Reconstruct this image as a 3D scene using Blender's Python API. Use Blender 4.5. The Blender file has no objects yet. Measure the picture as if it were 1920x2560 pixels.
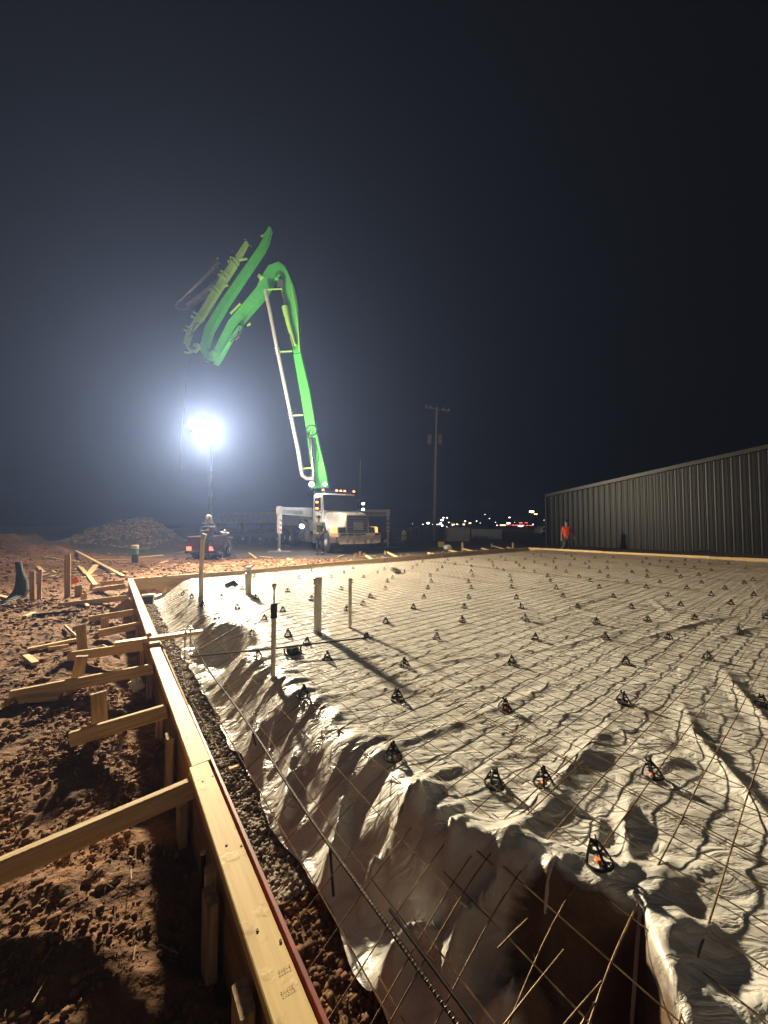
import bpy, math, random
import numpy as np
from mathutils import Vector, Matrix
random.seed(7)
S = bpy.context.scene
COL = S.collection
# ------------------------------------------------------------------ camera, world, light, exposure
CAMH = 1.55
PITCH = math.atan(29/760.4)
cd = bpy.data.cameras.new('camera'); cam = bpy.data.objects.new('camera', cd); COL.objects.link(cam)
cam.location = (0, 0, CAMH); cam.rotation_euler = (math.pi/2+PITCH, 0, 0)
cd.sensor_fit = 'VERTICAL'; cd.sensor_height = 36; cd.lens = 760.4/2212*36
cd.clip_start = 0.05; cd.clip_end = 3000
S.camera = cam
S.view_settings.view_transform = 'Standard'; S.view_settings.look = 'None'
S.view_settings.exposure = 0.0; S.view_settings.gamma = 1
S.cycles.use_denoising = True
S.cycles.max_bounces = 6; S.cycles.volume_bounces = 0
S.cycles.sample_clamp_indirect = 4
S.cycles.sample_clamp_direct = 0
W = bpy.data.worlds.new('World'); S.world = W; W.use_nodes = True
wn = W.node_tree.nodes; bg = wn['Background']
sky = wn.new('ShaderNodeTexSky'); sky.sky_type = 'NISHITA'; sky.sun_disc = False
sky.sun_elevation = math.radians(-6); sky.sun_rotation = math.radians(-70)
mx = wn.new('ShaderNodeMixRGB'); mx.inputs[0].default_value = 0.95; mx.inputs[2].default_value = (0.009, 0.009, 0.011, 1)
W.node_tree.links.new(sky.outputs[0], mx.inputs[1])
# added fill: warm made-up glow low in the sky behind the camera, towards -Y
wl_ = W.node_tree.links
tcw = wn.new('ShaderNodeTexCoord'); dp = wn.new('ShaderNodeVectorMath'); dp.operation = 'DOT_PRODUCT'; dp.inputs[1].default_value = (.35, -.93, .12)
wl_.new(tcw.outputs['Generated'], dp.inputs[0])
mr = wn.new('ShaderNodeMapRange'); mr.interpolation_type = 'SMOOTHSTEP'; mr.inputs[1].default_value = .15; mr.inputs[2].default_value = 1.0
wl_.new(dp.outputs['Value'], mr.inputs[0])
gm = wn.new('ShaderNodeMixRGB'); gm.inputs[2].default_value = (.78, .62, .46, 1)
wl_.new(mr.outputs[0], gm.inputs[0]); wl_.new(mx.outputs[0], gm.inputs[1])
wl_.new(gm.outputs[0], bg.inputs[0]); bg.inputs[1].default_value = 0.22

LIGHT_W = 27000      # total watts of the work light tower
WORK_LIGHT = (-7.49, 14.5, 5.45)
HAZE_DENS = 0.0030

# ------------------------------------------------------------------ picture geometry -> world points
CP, SP = math.cos(PITCH), math.sin(PITCH)
def ray(px, py):
    a = (px-829.5)/760.4; b = (1106-py)/760.4
    return np.array((a, CP-b*SP, SP+b*CP))
def G(px, py, z=0.31):
    r = ray(px, py); t = (z-CAMH)/r[2]
    return np.array((r[0]*t, r[1]*t, z))
def AT(px, py, Y):
    r = ray(px, py); t = Y/r[1]
    return np.array((r[0]*t, Y, CAMH+r[2]*t))
A_ = np.array((-.613, .790)); B_ = np.array((.790, .613))
def UV(p): return (A_[0]*p[0]+A_[1]*p[1], B_[0]*p[0]+B_[1]*p[1])
def XY(u, v): return (A_[0]*u+B_[0]*v, A_[1]*u+B_[1]*v)

# ------------------------------------------------------------------ noise
def _h(ix, iy, s):
    n = (ix.astype(np.int64)*374761393 + iy.astype(np.int64)*668265263 + s*1442695041) & 0xffffffff
    n = ((n ^ (n >> 13))*1274126177) & 0xffffffff
    return ((n ^ (n >> 16)) & 0xffff)/65535.0*2*math.pi
def pn(x, y, s=0):
    x = np.asarray(x, float); y = np.asarray(y, float)
    x0 = np.floor(x); y0 = np.floor(y); fx = x-x0; fy = y-y0
    u = fx*fx*fx*(fx*(fx*6-15)+10); v = fy*fy*fy*(fy*(fy*6-15)+10)
    def g(dx, dy):
        a = _h(x0+dx, y0+dy, s); return np.cos(a)*(fx-dx)+np.sin(a)*(fy-dy)
    a = g(0, 0)*(1-u)+g(1, 0)*u; b = g(0, 1)*(1-u)+g(1, 1)*u
    return (a*(1-v)+b*v)*1.5
def fbm(x, y, s=0, o=4, r=2.1, g=.5):
    t = 0; a = 1
    for i in range(o):
        t = t+a*pn(x, y, s+i*17); x = x*r; y = y*r; a *= g
    return t
def sst(a, b, x):
    t = np.clip((x-a)/(b-a), 0, 1); return t*t*(3-2*t)

# ------------------------------------------------------------------ surfaces as height functions
FU = [-1, .26, .37, .42, .49, .56, .77, .98, 1.14, 1.5, 2.4, 4, 6, 8, 9.4]
FC = [1.17, 1.17, 1.28, 1.40, 1.36, 1.30, 1.22, 1.17, 1.12, 1.16, 1.18, 1.15, 1.2, 1.35, 1.6]
FW = [.16, .16, .16, .18, .18, .18, .18, .2, .26, .42, .46, .46, .50, .6, .8]
def foot(u): return .73+.05*pn(u*1.3, 0*u, 3)+.022*pn(u*5, 0*u+.5, 4)
FOLDS = []   # (points in plan, half width, height)
for pts, w, h in [
    ([(868,1608),(1000,1562),(1203,1476)], .035, .022), ([(1080,1862),(1130,1800),(1220,1713)], .05, .055),
    ([(1115,1775),(1250,1652),(1318,1560)], .06, .05), ([(1318,1560),(1400,1625)], .05, .02),
    ([(1475,1520),(1500,1590),(1580,1680),(1659,1775),(1750,1880)], .06, .06), ([(1555,1440),(1600,1500),(1659,1565),(1720,1620)], .05, .045),
    ([(1368,1715),(1350,1790),(1362,1895)], .035, .05), ([(1300,1760),(1285,1850)], .03, .035),
    ([(1395,1690),(1440,1650),(1520,1610)], .04, .02), ([(640,1585),(600,1660)], .04, .03), ([(700,1590),(730,1660),(745,1740)], .04, .04),
    ([(900,1745),(930,1690),(1010,1650)], .04, .03), ([(1420,1960),(1480,1900),(1560,1870)], .04, .03),
    ([(1460,2010),(1520,2035),(1560,1990)], .04, .04), ([(1010,1330),(1160,1345),(1340,1300)], .05, .02),
    ([(760,1500),(900,1440),(1040,1420)], .04, .018), ([(960,1430),(1200,1400),(1420,1345)], .04, .02),
    ([(1000,1700),(1080,1640),(1180,1610)], .035, .02), ([(600,1500),(560,1580)], .04, .03), ([(545,1480),(500,1545)], .035, .03),
    ([(1190,1330),(1300,1290),(1400,1280)], .06, .03), ([(1230,1310),(1330,1345)], .05, .03), ([(1400,1290),(1450,1330)], .05, .03),
    ([(1370,1385),(1520,1345),(1600,1330)], .05, .035), ([(1530,1385),(1659,1350)], .05, .03)]:
    FOLDS.append(([G(x, y, .31)[:2] for x, y in pts], w, h))
FOLDS2 = [([G(x, y, z)[:2] for x, y, z in pts], w, h) for pts, w, h in [
    ([(1075,1885,.3),(1010,2010,.15),(949,2135,.05)], .045, .22), ([(799,2138,.05),(874,2040,.08),(961,2000,.1)], .04, .15),
    ([(911,1769,.25),(880,1820,.2),(845,1868,.1)], .04, .16), ([(1000,2215,.05),(1140,2140,.12),(1230,2150,.1)], .05, .17),
    ([(745,1690,.25),(720,1790,.15),(700,1900,.05)], .045, .10), ([(985,1830,.28),(965,1900,.2),(940,1990,.08)], .035, .13),
    ([(640,1560,.3),(620,1660,.15),(610,1760,.05)], .04, .09), ([(560,1500,.3),(545,1570,.15),(540,1640,.03)], .04, .09),
    ([(820,1790,.25),(800,1880,.1),(790,1960,.0)], .035, .09), ([(1210,1890,.3),(1190,1990,.2),(1150,2080,.1)], .04, .10)]]
def fold_d(x, y, pts):
    d = np.full(np.shape(x), 9.0); tt = np.zeros(np.shape(x)); n = len(pts)-1
    for i in range(n):
        a, b = pts[i], pts[i+1]; ab = b-a; L2 = ab@ab; t = np.clip(((x-a[0])*ab[0]+(y-a[1])*ab[1])/L2, 0, 1)
        dd = np.hypot(x-a[0]-t*ab[0], y-a[1]-t*ab[1]); k = dd < d; d = np.where(k, dd, d); tt = np.where(k, (i+t)/n, tt)
    return d, tt
def z_plastic(u, v, detail=True):
    f = foot(u); c = np.interp(u, FU, FC)+.07*pn(u*1.7, 0*u, 9)+.04*pn(u*5, 0*u, 10); w = np.interp(u, FU, FW)
    s = sst(0, 1, (v-(c-w))/w)
    s = s*sst(0, 1, (9.62-u)/.45)
    p1 = np.exp(-(((u-4.25)/.42)**4+((v-1.0)/.28)**4)); s = s*(1-p1)
    z = -.035+.345*s
    x, y = XY(u, v)
    if detail:
        slope = sst(0, .1, v-f+.02)*(1-sst(.0, .35, v-c))
        wob = .25*pn(u*1.5, v*1.5, 31)+.45*pn(u*.7, v*.7, 33)
        r1 = 1-np.abs(pn(u*2.6+wob*2, v*.9, 21))*2.2; r2 = 1-np.abs(pn(u*6+wob*3, v*2.0, 22))*2.2
        near = 1-sst(2.5, 6, u)
        z = z+slope*((.048-.024*sst(1.0, 1.6, u))*np.clip(r1, 0, 1)**1.3*(.5+.5*near)+(.028-.014*sst(1.0, 1.6, u))*np.clip(r2, 0, 1)**1.2+.008*np.clip(1-np.abs(pn(u*15+wob*4, v*5, 23))*2.3, 0, 1))
        z = z+.012*sst(0, .1, v-f)*(1-s)*fbm(u*5, v*5, 41, 3)
        # cross wrinkles on the flat: long soft ones along x, crumples on top
        q = x*.35+.6*pn(x*.4, y*.4, 51)
        rr = 1-np.abs(pn(q, y*2.2+.8*pn(x*.6, y*.9, 53), 52))*2.4
        r3 = 1-np.abs(pn(x*1.7, y*6.5+1.2*pn(x*1.1, y*1.6, 55), 54))*2.4
        r4 = 1-np.abs(pn(x*7, y*11+1.0*pn(x*3, y*3, 57), 56))*2.2
        flat = sst(0, .3, v-c)
        z = z+flat*(.008*np.clip(rr, 0, 1)**3+.006*np.clip(r3, 0, 1)**1.2+.0018*np.clip(r4, 0, 1)+.0035*fbm(x*1.3, y*1.7, 58, 3))
        # crumpled patch in the right half
        m = sst(.05, .5, pn(x*.35+3, y*.35, 60)+.15)*sst(3, 6, x+y*.3)*flat
        r5 = 1-np.abs(pn(x*3.2+.8*pn(x*2, y*2, 61), y*3.6+.8*pn(x*2, y*2, 62), 63))*2.4
        z = z+m*.013*np.clip(r5, 0, 1)**1.1
        for pts, w_, h_ in FOLDS:
            d = np.full(np.shape(x), 9.0); tt = np.zeros(np.shape(x))
            n = len(pts)-1
            for i in range(n):
                a, b = pts[i], pts[i+1]; ab = b-a; L2 = ab@ab
                t = np.clip(((x-a[0])*ab[0]+(y-a[1])*ab[1])/L2, 0, 1)
                dd = np.hypot(x-a[0]-t*ab[0], y-a[1]-t*ab[1])
                k = dd < d; d = np.where(k, dd, d); tt = np.where(k, (i+t)/n, tt)
            w2 = w_*(.7+.5*pn(x*2, y*2, 64))
            e = np.exp(-np.clip(np.abs(d)/w2, 0, 8)**1.1)
            z = z+.55*h_*e*np.sin(np.clip(tt, .04, .96)*math.pi)**.5-h_*.15*np.exp(-((d-w_*2)/w_)**2)*np.sin(tt*math.pi)
        for pts, w_, h_ in FOLDS2:
            d, tt = fold_d(x+.02*pn(x*9, y*9, 65), y+.02*pn(x*9, y*9, 66), pts); e = np.exp(-(np.clip(d/w_, 0, 8)))
            z = z+h_*e*np.sin(np.clip(tt, .03, .97)*math.pi)**.6
    return z
def z_ground(x, y):
    u, v = UV((x, y))
    inside = (v > .38) & (u < 9.72) & (v < 17.6)
    r = np.hypot(x, y)
    rough = .03*fbm(x*1.1, y*1.1, 1, 3)+.012*fbm(x*4, y*4, 5, 3)
    cl = np.clip(fbm(x*11, y*11, 11, 3), -.2, 1)*.015+.03*sst(3,7,r)*np.clip(pn(x*5, y*5, 16), 0, 1)+np.clip(pn(x*26, y*26, 15), 0, 1)*.010
    out = .05+.09*sst(.0, .5, .33-v)+.06*sst(2, 9, r)
    out = np.where(u > 9.72, .17, out); out = np.where(v > 17.6, .12, out)
    pad = sst(13.6, 14.6, y+.12*x)
    z = out+rough*(1-.75*pad)+cl*(1-.8*pad)*(1-sst(14, 40, r)*.7)
    z = z+pad*(.2-out)
    for mx_, my, sx, sy, h in [(-15.2,20,2.6,1.8,1.35),(-13.2,20.5,1.4,1.3,.7),(-17.5,16,2.8,1.4,1.0),(-14.2,14.2,2.2,1.0,.5),(-12.5,11.5,2.2,.9,.3),(-7.6,11.6,2.6,.5,.1),(-3.5,13.3,2.5,.6,.07),(-10.2,22,.9,.7,.45)]:
        z = z+h*np.exp(-((x-mx_)/sx)**2-((y-my)/sy)**2)*(1+.25*fbm(x*1.5, y*1.5, 71, 4))
    # hollows beside the form
    z = z-.10*np.exp(-((x+.62)/.22)**2-((y-1.42)/.16)**2)*1.0-.08*np.exp(-((x+1.15)/.2)**2-((y-2.1)/.2)**2)
    tr = -.075+.018*fbm(x*3, y*3, 81, 3)+cl*.8
    return np.where(inside, tr, z)
def zg(x, y): return float(z_ground(np.array([x], float), np.array([y], float))[0])
def zp(u, v): return float(z_plastic(np.array([u], float), np.array([v], float))[0])
def zpx(x, y):
    u, v = UV((x, y)); return zp(u, v)

# ------------------------------------------------------------------ materials
MATS = {}
def mat(name, col, rough=.6, metal=0, spec=.5, var=.25, scale=6, bump=0, bscale=40, emit=0, ecol=None, col2=None, coat=0, stretch=None, attr=None, trans=0, detail=6):
    m = bpy.data.materials.new(name); m.use_nodes = True; n = m.node_tree.nodes; l = m.node_tree.links
    b = n['Principled BSDF']; b.inputs['Roughness'].default_value = rough; b.inputs['Metallic'].default_value = metal
    b.inputs['Specular IOR Level'].default_value = spec; b.inputs['Coat Weight'].default_value = coat
    b.inputs['Transmission Weight'].default_value = trans
    tc = n.new('ShaderNodeAttribute') if attr else n.new('ShaderNodeTexCoord')
    if attr: tc.attribute_name = attr; co = tc.outputs['Vector']
    else: co = tc.outputs['Object']
    mp = n.new('ShaderNodeMapping'); l.new(co, mp.inputs[0])
    if stretch: mp.inputs['Scale'].default_value = stretch
    nt = n.new('ShaderNodeTexNoise'); nt.inputs['Scale'].default_value = scale; nt.inputs['Detail'].default_value = detail; nt.inputs['Roughness'].default_value = .65
    l.new(mp.outputs[0], nt.inputs['Vector'])
    c2 = col2 or tuple(c*(1-var) for c in col)
    cr = n.new('ShaderNodeValToRGB'); cr.color_ramp.elements[0].position = .36; cr.color_ramp.elements[1].position = .66
    cr.color_ramp.elements[0].color = (*c2, 1); cr.color_ramp.elements[1].color = (*col, 1)
    l.new(nt.outputs[0], cr.inputs[0]); l.new(cr.outputs[0], b.inputs['Base Color'])
    if bump:
        n2 = n.new('ShaderNodeTexNoise'); n2.inputs['Scale'].default_value = bscale; n2.inputs['Detail'].default_value = 5
        l.new(mp.outputs[0], n2.inputs['Vector'])
        bp = n.new('ShaderNodeBump'); bp.inputs['Strength'].default_value = 1; bp.inputs['Distance'].default_value = bump
        l.new(n2.outputs[0], bp.inputs['Height']); l.new(bp.outputs[0], b.inputs['Normal'])
    if emit:
        b.inputs['Emission Color'].default_value = (*(ecol or col), 1); b.inputs['Emission Strength'].default_value = emit
    MATS[name] = m; return m
mat('dirt', (.25,.13,.063), .9, spec=.2, col2=(.085,.040,.022), scale=4.5, bump=.035, bscale=16, detail=9)
mat('gravel', (.12,.10,.085), .85, spec=.25, col2=(.05,.04,.033), scale=14, bump=.004, bscale=90)
mat('clod', (.29,.155,.08), .9, spec=.2, col2=(.11,.055,.03), scale=5, bump=.004, bscale=70)
mat('stone', (.34,.28,.22), .8, col2=(.13,.10,.07), scale=7, bump=.003, bscale=70)
mat('wood', (.74,.57,.31), .7, spec=.3, col2=(.50,.33,.15), scale=2.2, stretch=(1.6,28,28), attr='gc', bump=.0008, bscale=8)
mat('wood_old', (.50,.36,.22), .8, spec=.25, col2=(.25,.16,.09), scale=2.2, stretch=(1.6,24,24), attr='gc', bump=.001, bscale=8)
mat('ply_face', (.42,.24,.11), .7, col2=(.20,.10,.05), scale=1.6, stretch=(1.2,9,9), attr='gc')
mat('red_edge', (.30,.035,.02), .55, var=.5, scale=20)
mat('wire', (.30,.20,.10), .5, metal=.45, col2=(.09,.05,.028), scale=25)
mat('rebar', (.07,.055,.05), .5, metal=.6, var=.5, scale=30)
mat('rebar_rib', (.30,.23,.15), .5, metal=.5, var=.4, scale=30)
mat('pvc', (.66,.62,.50), .4, var=.15, scale=9)
mat('black_plastic', (.012,.011,.012), .38, var=.3)
mat('orange_cap', (.95,.20,.04), .5, var=.2)
mat('green_paint', (.10,.62,.09), .32, var=.15, scale=2, coat=.1)
mat('yellow_green', (.42,.75,.14), .35, var=.15, scale=2)
mat('white_paint', (.62,.60,.55), .38, var=.22, scale=3)
mat('grey_paint', (.28,.28,.26), .45, var=.3, scale=4)
mat('dark_paint', (.025,.027,.03), .4, var=.3)
mat('chrome', (.75,.75,.75), .16, metal=1, var=.1)
mat('steel', (.45,.44,.42), .35, metal=.8, var=.25)
mat('rubber', (.018,.017,.016), .75, var=.4, scale=12)
mat('glass_dark', (.012,.013,.016), .06, spec=.7, var=.2)
mat('rust_red', (.10,.03,.02), .6, var=.4, scale=5)
mat('concrete', (.22,.21,.20), .85, var=.35, scale=3)
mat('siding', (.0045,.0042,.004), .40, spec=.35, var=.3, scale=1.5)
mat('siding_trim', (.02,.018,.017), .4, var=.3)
mat('yellow', (.75,.62,.04), .5, var=.2)
mat('skin', (.42,.25,.17), .5, var=.1)
mat('navy', (.022,.028,.045), .85, var=.3)
mat('grey_cloth', (.075,.075,.08), .9, var=.3, scale=14)
mat('camo', (.20,.20,.13), .9, col2=(.05,.055,.04), scale=16)
mat('light_cloth', (.55,.52,.46), .9, var=.2)
mat('orange_cloth', (.85,.10,.03), .8, var=.2)
mat('hair', (.02,.014,.01), .7)
mat('far_dark', (.035,.034,.036), .9, var=.3, scale=.3)
mat('pole_wood', (.07,.06,.05), .9, var=.3)
mat('straw_mat', (.34,.24,.13), .8); mat('mast_dimmed', (.004,.004,.004), .9, spec=.1); mat('green_tape', (.10,.42,.28), .5); mat('cream', (.75,.68,.50), .5, var=.15)
mat('clear_film', (.75,.75,.72), .15, var=.1)
mat('stripe_red', (.55,.05,.03), .5); mat('stripe_white', (.7,.68,.62), .5, var=.1)
mat('sack', (.45,.43,.40), .7)
for nm, c, e in [('lamp_white',(1,.93,.80),150),('truck_lamp',(.95,.97,1),40),('amber',(1,.25,.05),9),('amber_turn',(1,.42,.10),2.2),('tail_red',(1,.10,.05),5),('town_white',(1,.93,.8),7),('town_warm',(1,.72,.35),4),('town_red',(1,.18,.16),3),('town_sodium',(1,.66,.25),16)]:
    mat(nm, c, .4, emit=e, ecol=c)
mat('shade_brown', (.17,.105,.065), .5, spec=.45, col2=(.09,.052,.032), scale=6, bump=.004, bscale=50)  # brown that stands in for the shade of the near hollow
# plastic sheeting
def plastic_mat():
    m = mat('sheeting', (.74,.72,.67), .30, spec=.6, col2=(.56,.54,.49), scale=.9, bump=.0012, bscale=30, detail=8)
    n = m.node_tree.nodes; l = m.node_tree.links; b = n['Principled BSDF']
    tc = n.new('ShaderNodeTexCoord'); mp = n.new('ShaderNodeMapping'); mp.inputs['Scale'].default_value = (1, 2.6, 1)
    l.new(tc.outputs['Object'], mp.inputs[0])
    a = n.new('ShaderNodeTexNoise'); a.inputs['Scale'].default_value = 5; a.inputs['Detail'].default_value = 7; a.inputs['Distortion'].default_value = .6
    l.new(mp.outputs[0], a.inputs['Vector'])
    old = [x for x in n if x.type == 'BUMP'][0]
    b2 = n.new('ShaderNodeBump'); b2.inputs['Strength'].default_value = 1; b2.inputs['Distance'].default_value = .0055
    sb = n.new('ShaderNodeMath'); sb.operation = 'SUBTRACT'; sb.inputs[1].default_value = .5; l.new(a.outputs[0], sb.inputs[0])
    ab = n.new('ShaderNodeMath'); ab.operation = 'ABSOLUTE'; l.new(sb.outputs[0], ab.inputs[0])
    cr_ = n.new('ShaderNodeMapRange'); cr_.inputs[2].default_value = .12; l.new(ab.outputs[0], cr_.inputs[0]); l.new(cr_.outputs[0], b2.inputs['Height']); l.new(old.outputs[0], b2.inputs['Normal']); l.new(b2.outputs[0], b.inputs['Normal'])
    # muddy foot prints and dust
    d = n.new('ShaderNodeTexNoise'); d.inputs['Scale'].default_value = 3.1; d.inputs['Detail'].default_value = 9; d.inputs['Roughness'].default_value = .75
    l.new(tc.outputs['Object'], d.inputs['Vector'])
    r = n.new('ShaderNodeValToRGB'); r.color_ramp.elements[0].position = .50; r.color_ramp.elements[1].position = .72
    r.color_ramp.elements[0].color = (0,0,0,1); r.color_ramp.elements[1].color = (.5,.5,.5,1)
    l.new(d.outputs[0], r.inputs[0])
    mix = n.new('ShaderNodeMixRGB'); mix.inputs[2].default_value = (.30,.22,.14,1)
    src = b.inputs['Base Color'].links[0].from_socket
    l.new(r.outputs[0], mix.inputs[0]); l.new(src, mix.inputs[1]); l.new(mix.outputs[0], b.inputs['Base Color'])
    rr = n.new('ShaderNodeMapRange'); rr.inputs[3].default_value = .16; rr.inputs[4].default_value = .5
    l.new(d.outputs[0], rr.inputs[0]); l.new(rr.outputs[0], b.inputs['Roughness'])
plastic_mat(); MATS['sheeting'].node_tree.nodes['Principled BSDF'].inputs['Coat Weight'].default_value = .3
def form_top_mat():
    m = mat('form_top', (.74,.55,.26), .62, spec=.35, col2=(.60,.42,.18), scale=2, stretch=(1.2,22,22), attr='gc', bump=.0006, bscale=9)
    n = m.node_tree.nodes; l = m.node_tree.links; b = n['Principled BSDF']
    at = n.new('ShaderNodeAttribute'); at.attribute_name = 'gc'
    v = n.new('ShaderNodeTexNoise'); v.inputs['Scale'].default_value = 16; v.inputs['Detail'].default_value = 3; l.new(at.outputs['Vector'], v.inputs['Vector'])
    r = n.new('ShaderNodeValToRGB'); r.color_ramp.elements[0].position = .62; r.color_ramp.elements[1].position = .72
    l.new(v.outputs[0], r.inputs[0])
    bp = n.new('ShaderNodeBump'); bp.inputs['Distance'].default_value = .0007; bp.invert = True
    old = [x for x in n if x.type == 'BUMP'][0]
    l.new(r.outputs[0], bp.inputs['Height']); l.new(old.outputs[0], bp.inputs['Normal']); l.new(bp.outputs[0], b.inputs['Normal'])
    mix = n.new('ShaderNodeMixRGB'); mix.inputs[2].default_value = (.10,.06,.035,1)
    r2 = n.new('ShaderNodeValToRGB'); r2.color_ramp.elements[0].position = .66; r2.color_ramp.elements[1].position = .76; r2.color_ramp.elements[1].color = (.75,.75,.75,1)
    v2 = n.new('ShaderNodeTexNoise'); v2.inputs['Scale'].default_value = 11; v2.inputs['Detail'].default_value = 6; l.new(at.outputs['Vector'], v2.inputs['Vector'])
    l.new(v2.outputs[0], r2.inputs[0])
    src = b.inputs['Base Color'].links[0].from_socket
    l.new(r2.outputs[0], mix.inputs[0]); l.new(src, mix.inputs[1]); l.new(mix.outputs[0], b.inputs['Base Color'])
form_top_mat()

# ------------------------------------------------------------------ mesh builder
def nrm(v):
    v = np.array(v, float); L = np.linalg.norm(v); return v/L if L > 1e-9 else v
class MB:
    def __init__(s): s.v = []; s.f = []; s.g = []
    def add(s, vs, fs, gc=None):
        o = len(s.v); s.v += [tuple(map(float, p)) for p in vs]; s.f += [tuple(i+o for i in f) for f in fs]
        s.g += [tuple(p) for p in (gc if gc is not None else vs)]; return s
    def beam(s, p0, p1, w, h, up=(0,0,1), w1=None, h1=None, top=False, bev=.004):
        """box from p0 to p1; w across, h along up; top=True: the points are on the top face"""
        p0 = np.array(p0, float); p1 = np.array(p1, float); d = nrm(p1-p0); L = np.linalg.norm(p1-p0)
        side = nrm(np.cross(d, up)); u = np.cross(side, d); w1 = w1 or w; h1 = h1 or h
        vs = []; gc = []; off = random.random()*50
        b = min(bev, w*.3, h*.3)
        for p, ww, hh, t in ((p0, w, h, 0), (p1, w1, h1, L)):
            c = p-u*hh/2 if top else p
            for a, e in ((-ww/2+b,-hh/2),(ww/2-b,-hh/2),(ww/2,-hh/2+b),(ww/2,hh/2-b),(ww/2-b,hh/2),(-ww/2+b,hh/2),(-ww/2,hh/2-b),(-ww/2,-hh/2+b)):
                vs.append(c+side*a+u*e); gc.append((t+off, a, e))
        fs = [(i, (i+1) % 8, (i+1) % 8+8, i+8) for i in range(8)]+[tuple(range(7, -1, -1)), tuple(range(8, 16))]
        return s.add(vs, fs, gc)
    def box(s, c, d, rz=0, bev=.01):
        c = np.array(c, float); dx, dy, dz = d
        a = np.array((math.cos(rz), math.sin(rz), 0))*dx/2
        return s.beam(c-a, c+a, dy, dz, bev=bev)
    def tube(s, pts, r, n=8, cap=True, r1=None):
        pts = [np.array(p, float) for p in pts]; m = len(pts); rs = r if isinstance(r, (list, tuple)) else [r+((r1 if r1 is not None else r)-r)*i/max(1, m-1) for i in range(m)]
        vs = []; prev = None
        for i, p in enumerate(pts):
            d = nrm(pts[min(i+1, m-1)]-pts[max(i-1, 0)])
            a = prev if prev is not None else (np.array((0,0,1.)) if abs(d[2]) < .9 else np.array((1.,0,0)))
            x = nrm(a-d*np.dot(a, d)); prev = x; y = np.cross(d, x)
            for k in range(n):
                t = 2*math.pi*k/n; vs.append(p+(x*math.cos(t)+y*math.sin(t))*rs[i])
        fs = [(i*n+k, i*n+(k+1) % n, (i+1)*n+(k+1) % n, (i+1)*n+k) for i in range(m-1) for k in range(n)]
        if cap: fs += [tuple(range(n-1, -1, -1)), tuple(range((m-1)*n, m*n))]
        return s.add(vs, fs)
    def cyl(s, p0, p1, r, n=16, r1=None): return s.tube([p0, p1], r, n, True, r1)
    def ring(s, c, R, r, n=16, k=6, axis=(0,0,1)):
        ax = nrm(axis); x = nrm(np.cross(ax, (1,0,0) if abs(ax[0]) < .9 else (0,1,0))); y = np.cross(ax, x); c = np.array(c, float)
        vs = []
        for i in range(n):
            t = 2*math.pi*i/n; d = x*math.cos(t)+y*math.sin(t)
            for j in range(k):
                q = 2*math.pi*j/k; vs.append(c+d*(R+r*math.cos(q))+ax*r*math.sin(q))
        fs = [(i*k+j, ((i+1) % n)*k+j, ((i+1) % n)*k+(j+1) % k, i*k+(j+1) % k) for i in range(n) for j in range(k)]
        return s.add(vs, fs)
    def lathe(s, c, prof, n=20, axis=(0,0,1)):
        ax = nrm(axis); x = nrm(np.cross(ax, (1,0,0) if abs(ax[0]) < .9 else (0,1,0))); y = np.cross(ax, x); c = np.array(c, float)
        vs = [c+ax*h+(x*math.cos(2*math.pi*i/n)+y*math.sin(2*math.pi*i/n))*r for r, h in prof for i in range(n)]
        m = len(prof)
        fs = [(i*n+k, i*n+(k+1) % n, (i+1)*n+(k+1) % n, (i+1)*n+k) for i in range(m-1) for k in range(n)]
        fs += [tuple(range(n-1, -1, -1)), tuple(range((m-1)*n, m*n))]
        return s.add(vs, fs)
    def ball(s, c, r, n=10, m=7, sc=(1,1,1)):
        vs = []; fs = []
        for i in range(m+1):
            t = math.pi*i/m
            for k in range(n):
                q = 2*math.pi*k/n; vs.append((c[0]+r*sc[0]*math.sin(t)*math.cos(q), c[1]+r*sc[1]*math.sin(t)*math.sin(q), c[2]+r*sc[2]*math.cos(t)))
        fs = [(i*n+k, (i+1)*n+k, (i+1)*n+(k+1) % n, i*n+(k+1) % n) for i in range(m) for k in range(n)]
        return s.add(vs, fs)
    def prism(s, poly, y0, y1):   # polygon in xz extruded along y
        n = len(poly); vs = [(x, y0, z) for x, z in poly]+[(x, y1, z) for x, z in poly]
        fs = [(i, (i+1) % n, (i+1) % n+n, i+n) for i in range(n)]+[tuple(range(n-1, -1, -1)), tuple(range(n, 2*n))]
        return s.add(vs, fs)
    def obj(s, name, m, parent=None, origin=(0,0,0), smooth=True, local=False):
        if not local and parent is not None: origin = WORLD[parent.name]
        o_ = np.array(origin, float)
        me = bpy.data.meshes.new(name); v = np.array(s.v)-o_
        me.from_pydata(v.tolist(), [], s.f)
        at = me.attributes.new('gc', 'FLOAT_VECTOR', 'POINT'); at.data.foreach_set('vector', np.array(s.g, dtype=np.float32).ravel())
        if smooth:
            me.shade_smooth(); me.set_sharp_from_angle(angle=math.radians(38))
        me.materials.append(MATS[m]); me.validate()
        o = bpy.data.objects.new(name, me); COL.objects.link(o); WORLD[o.name] = tuple(o_)
        if parent is not None:
            o.parent = parent
        else: o.location = origin
        return o
WORLD = {}
def tag(o, label=None, cat=None, group=None, kind=None):
    if label: o['label'] = label
    if cat: o['category'] = cat
    if group: o['group'] = group
    if kind: o['kind'] = kind
    return o
def empty(name, loc, label=None, cat=None, group=None, rz=0):
    o = bpy.data.objects.new(name, None); COL.objects.link(o); o.location = loc; o.rotation_euler = (0,0,rz); WORLD[o.name] = tuple(map(float, loc))
    o.empty_display_size = .2
    return tag(o, label, cat, group)
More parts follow.
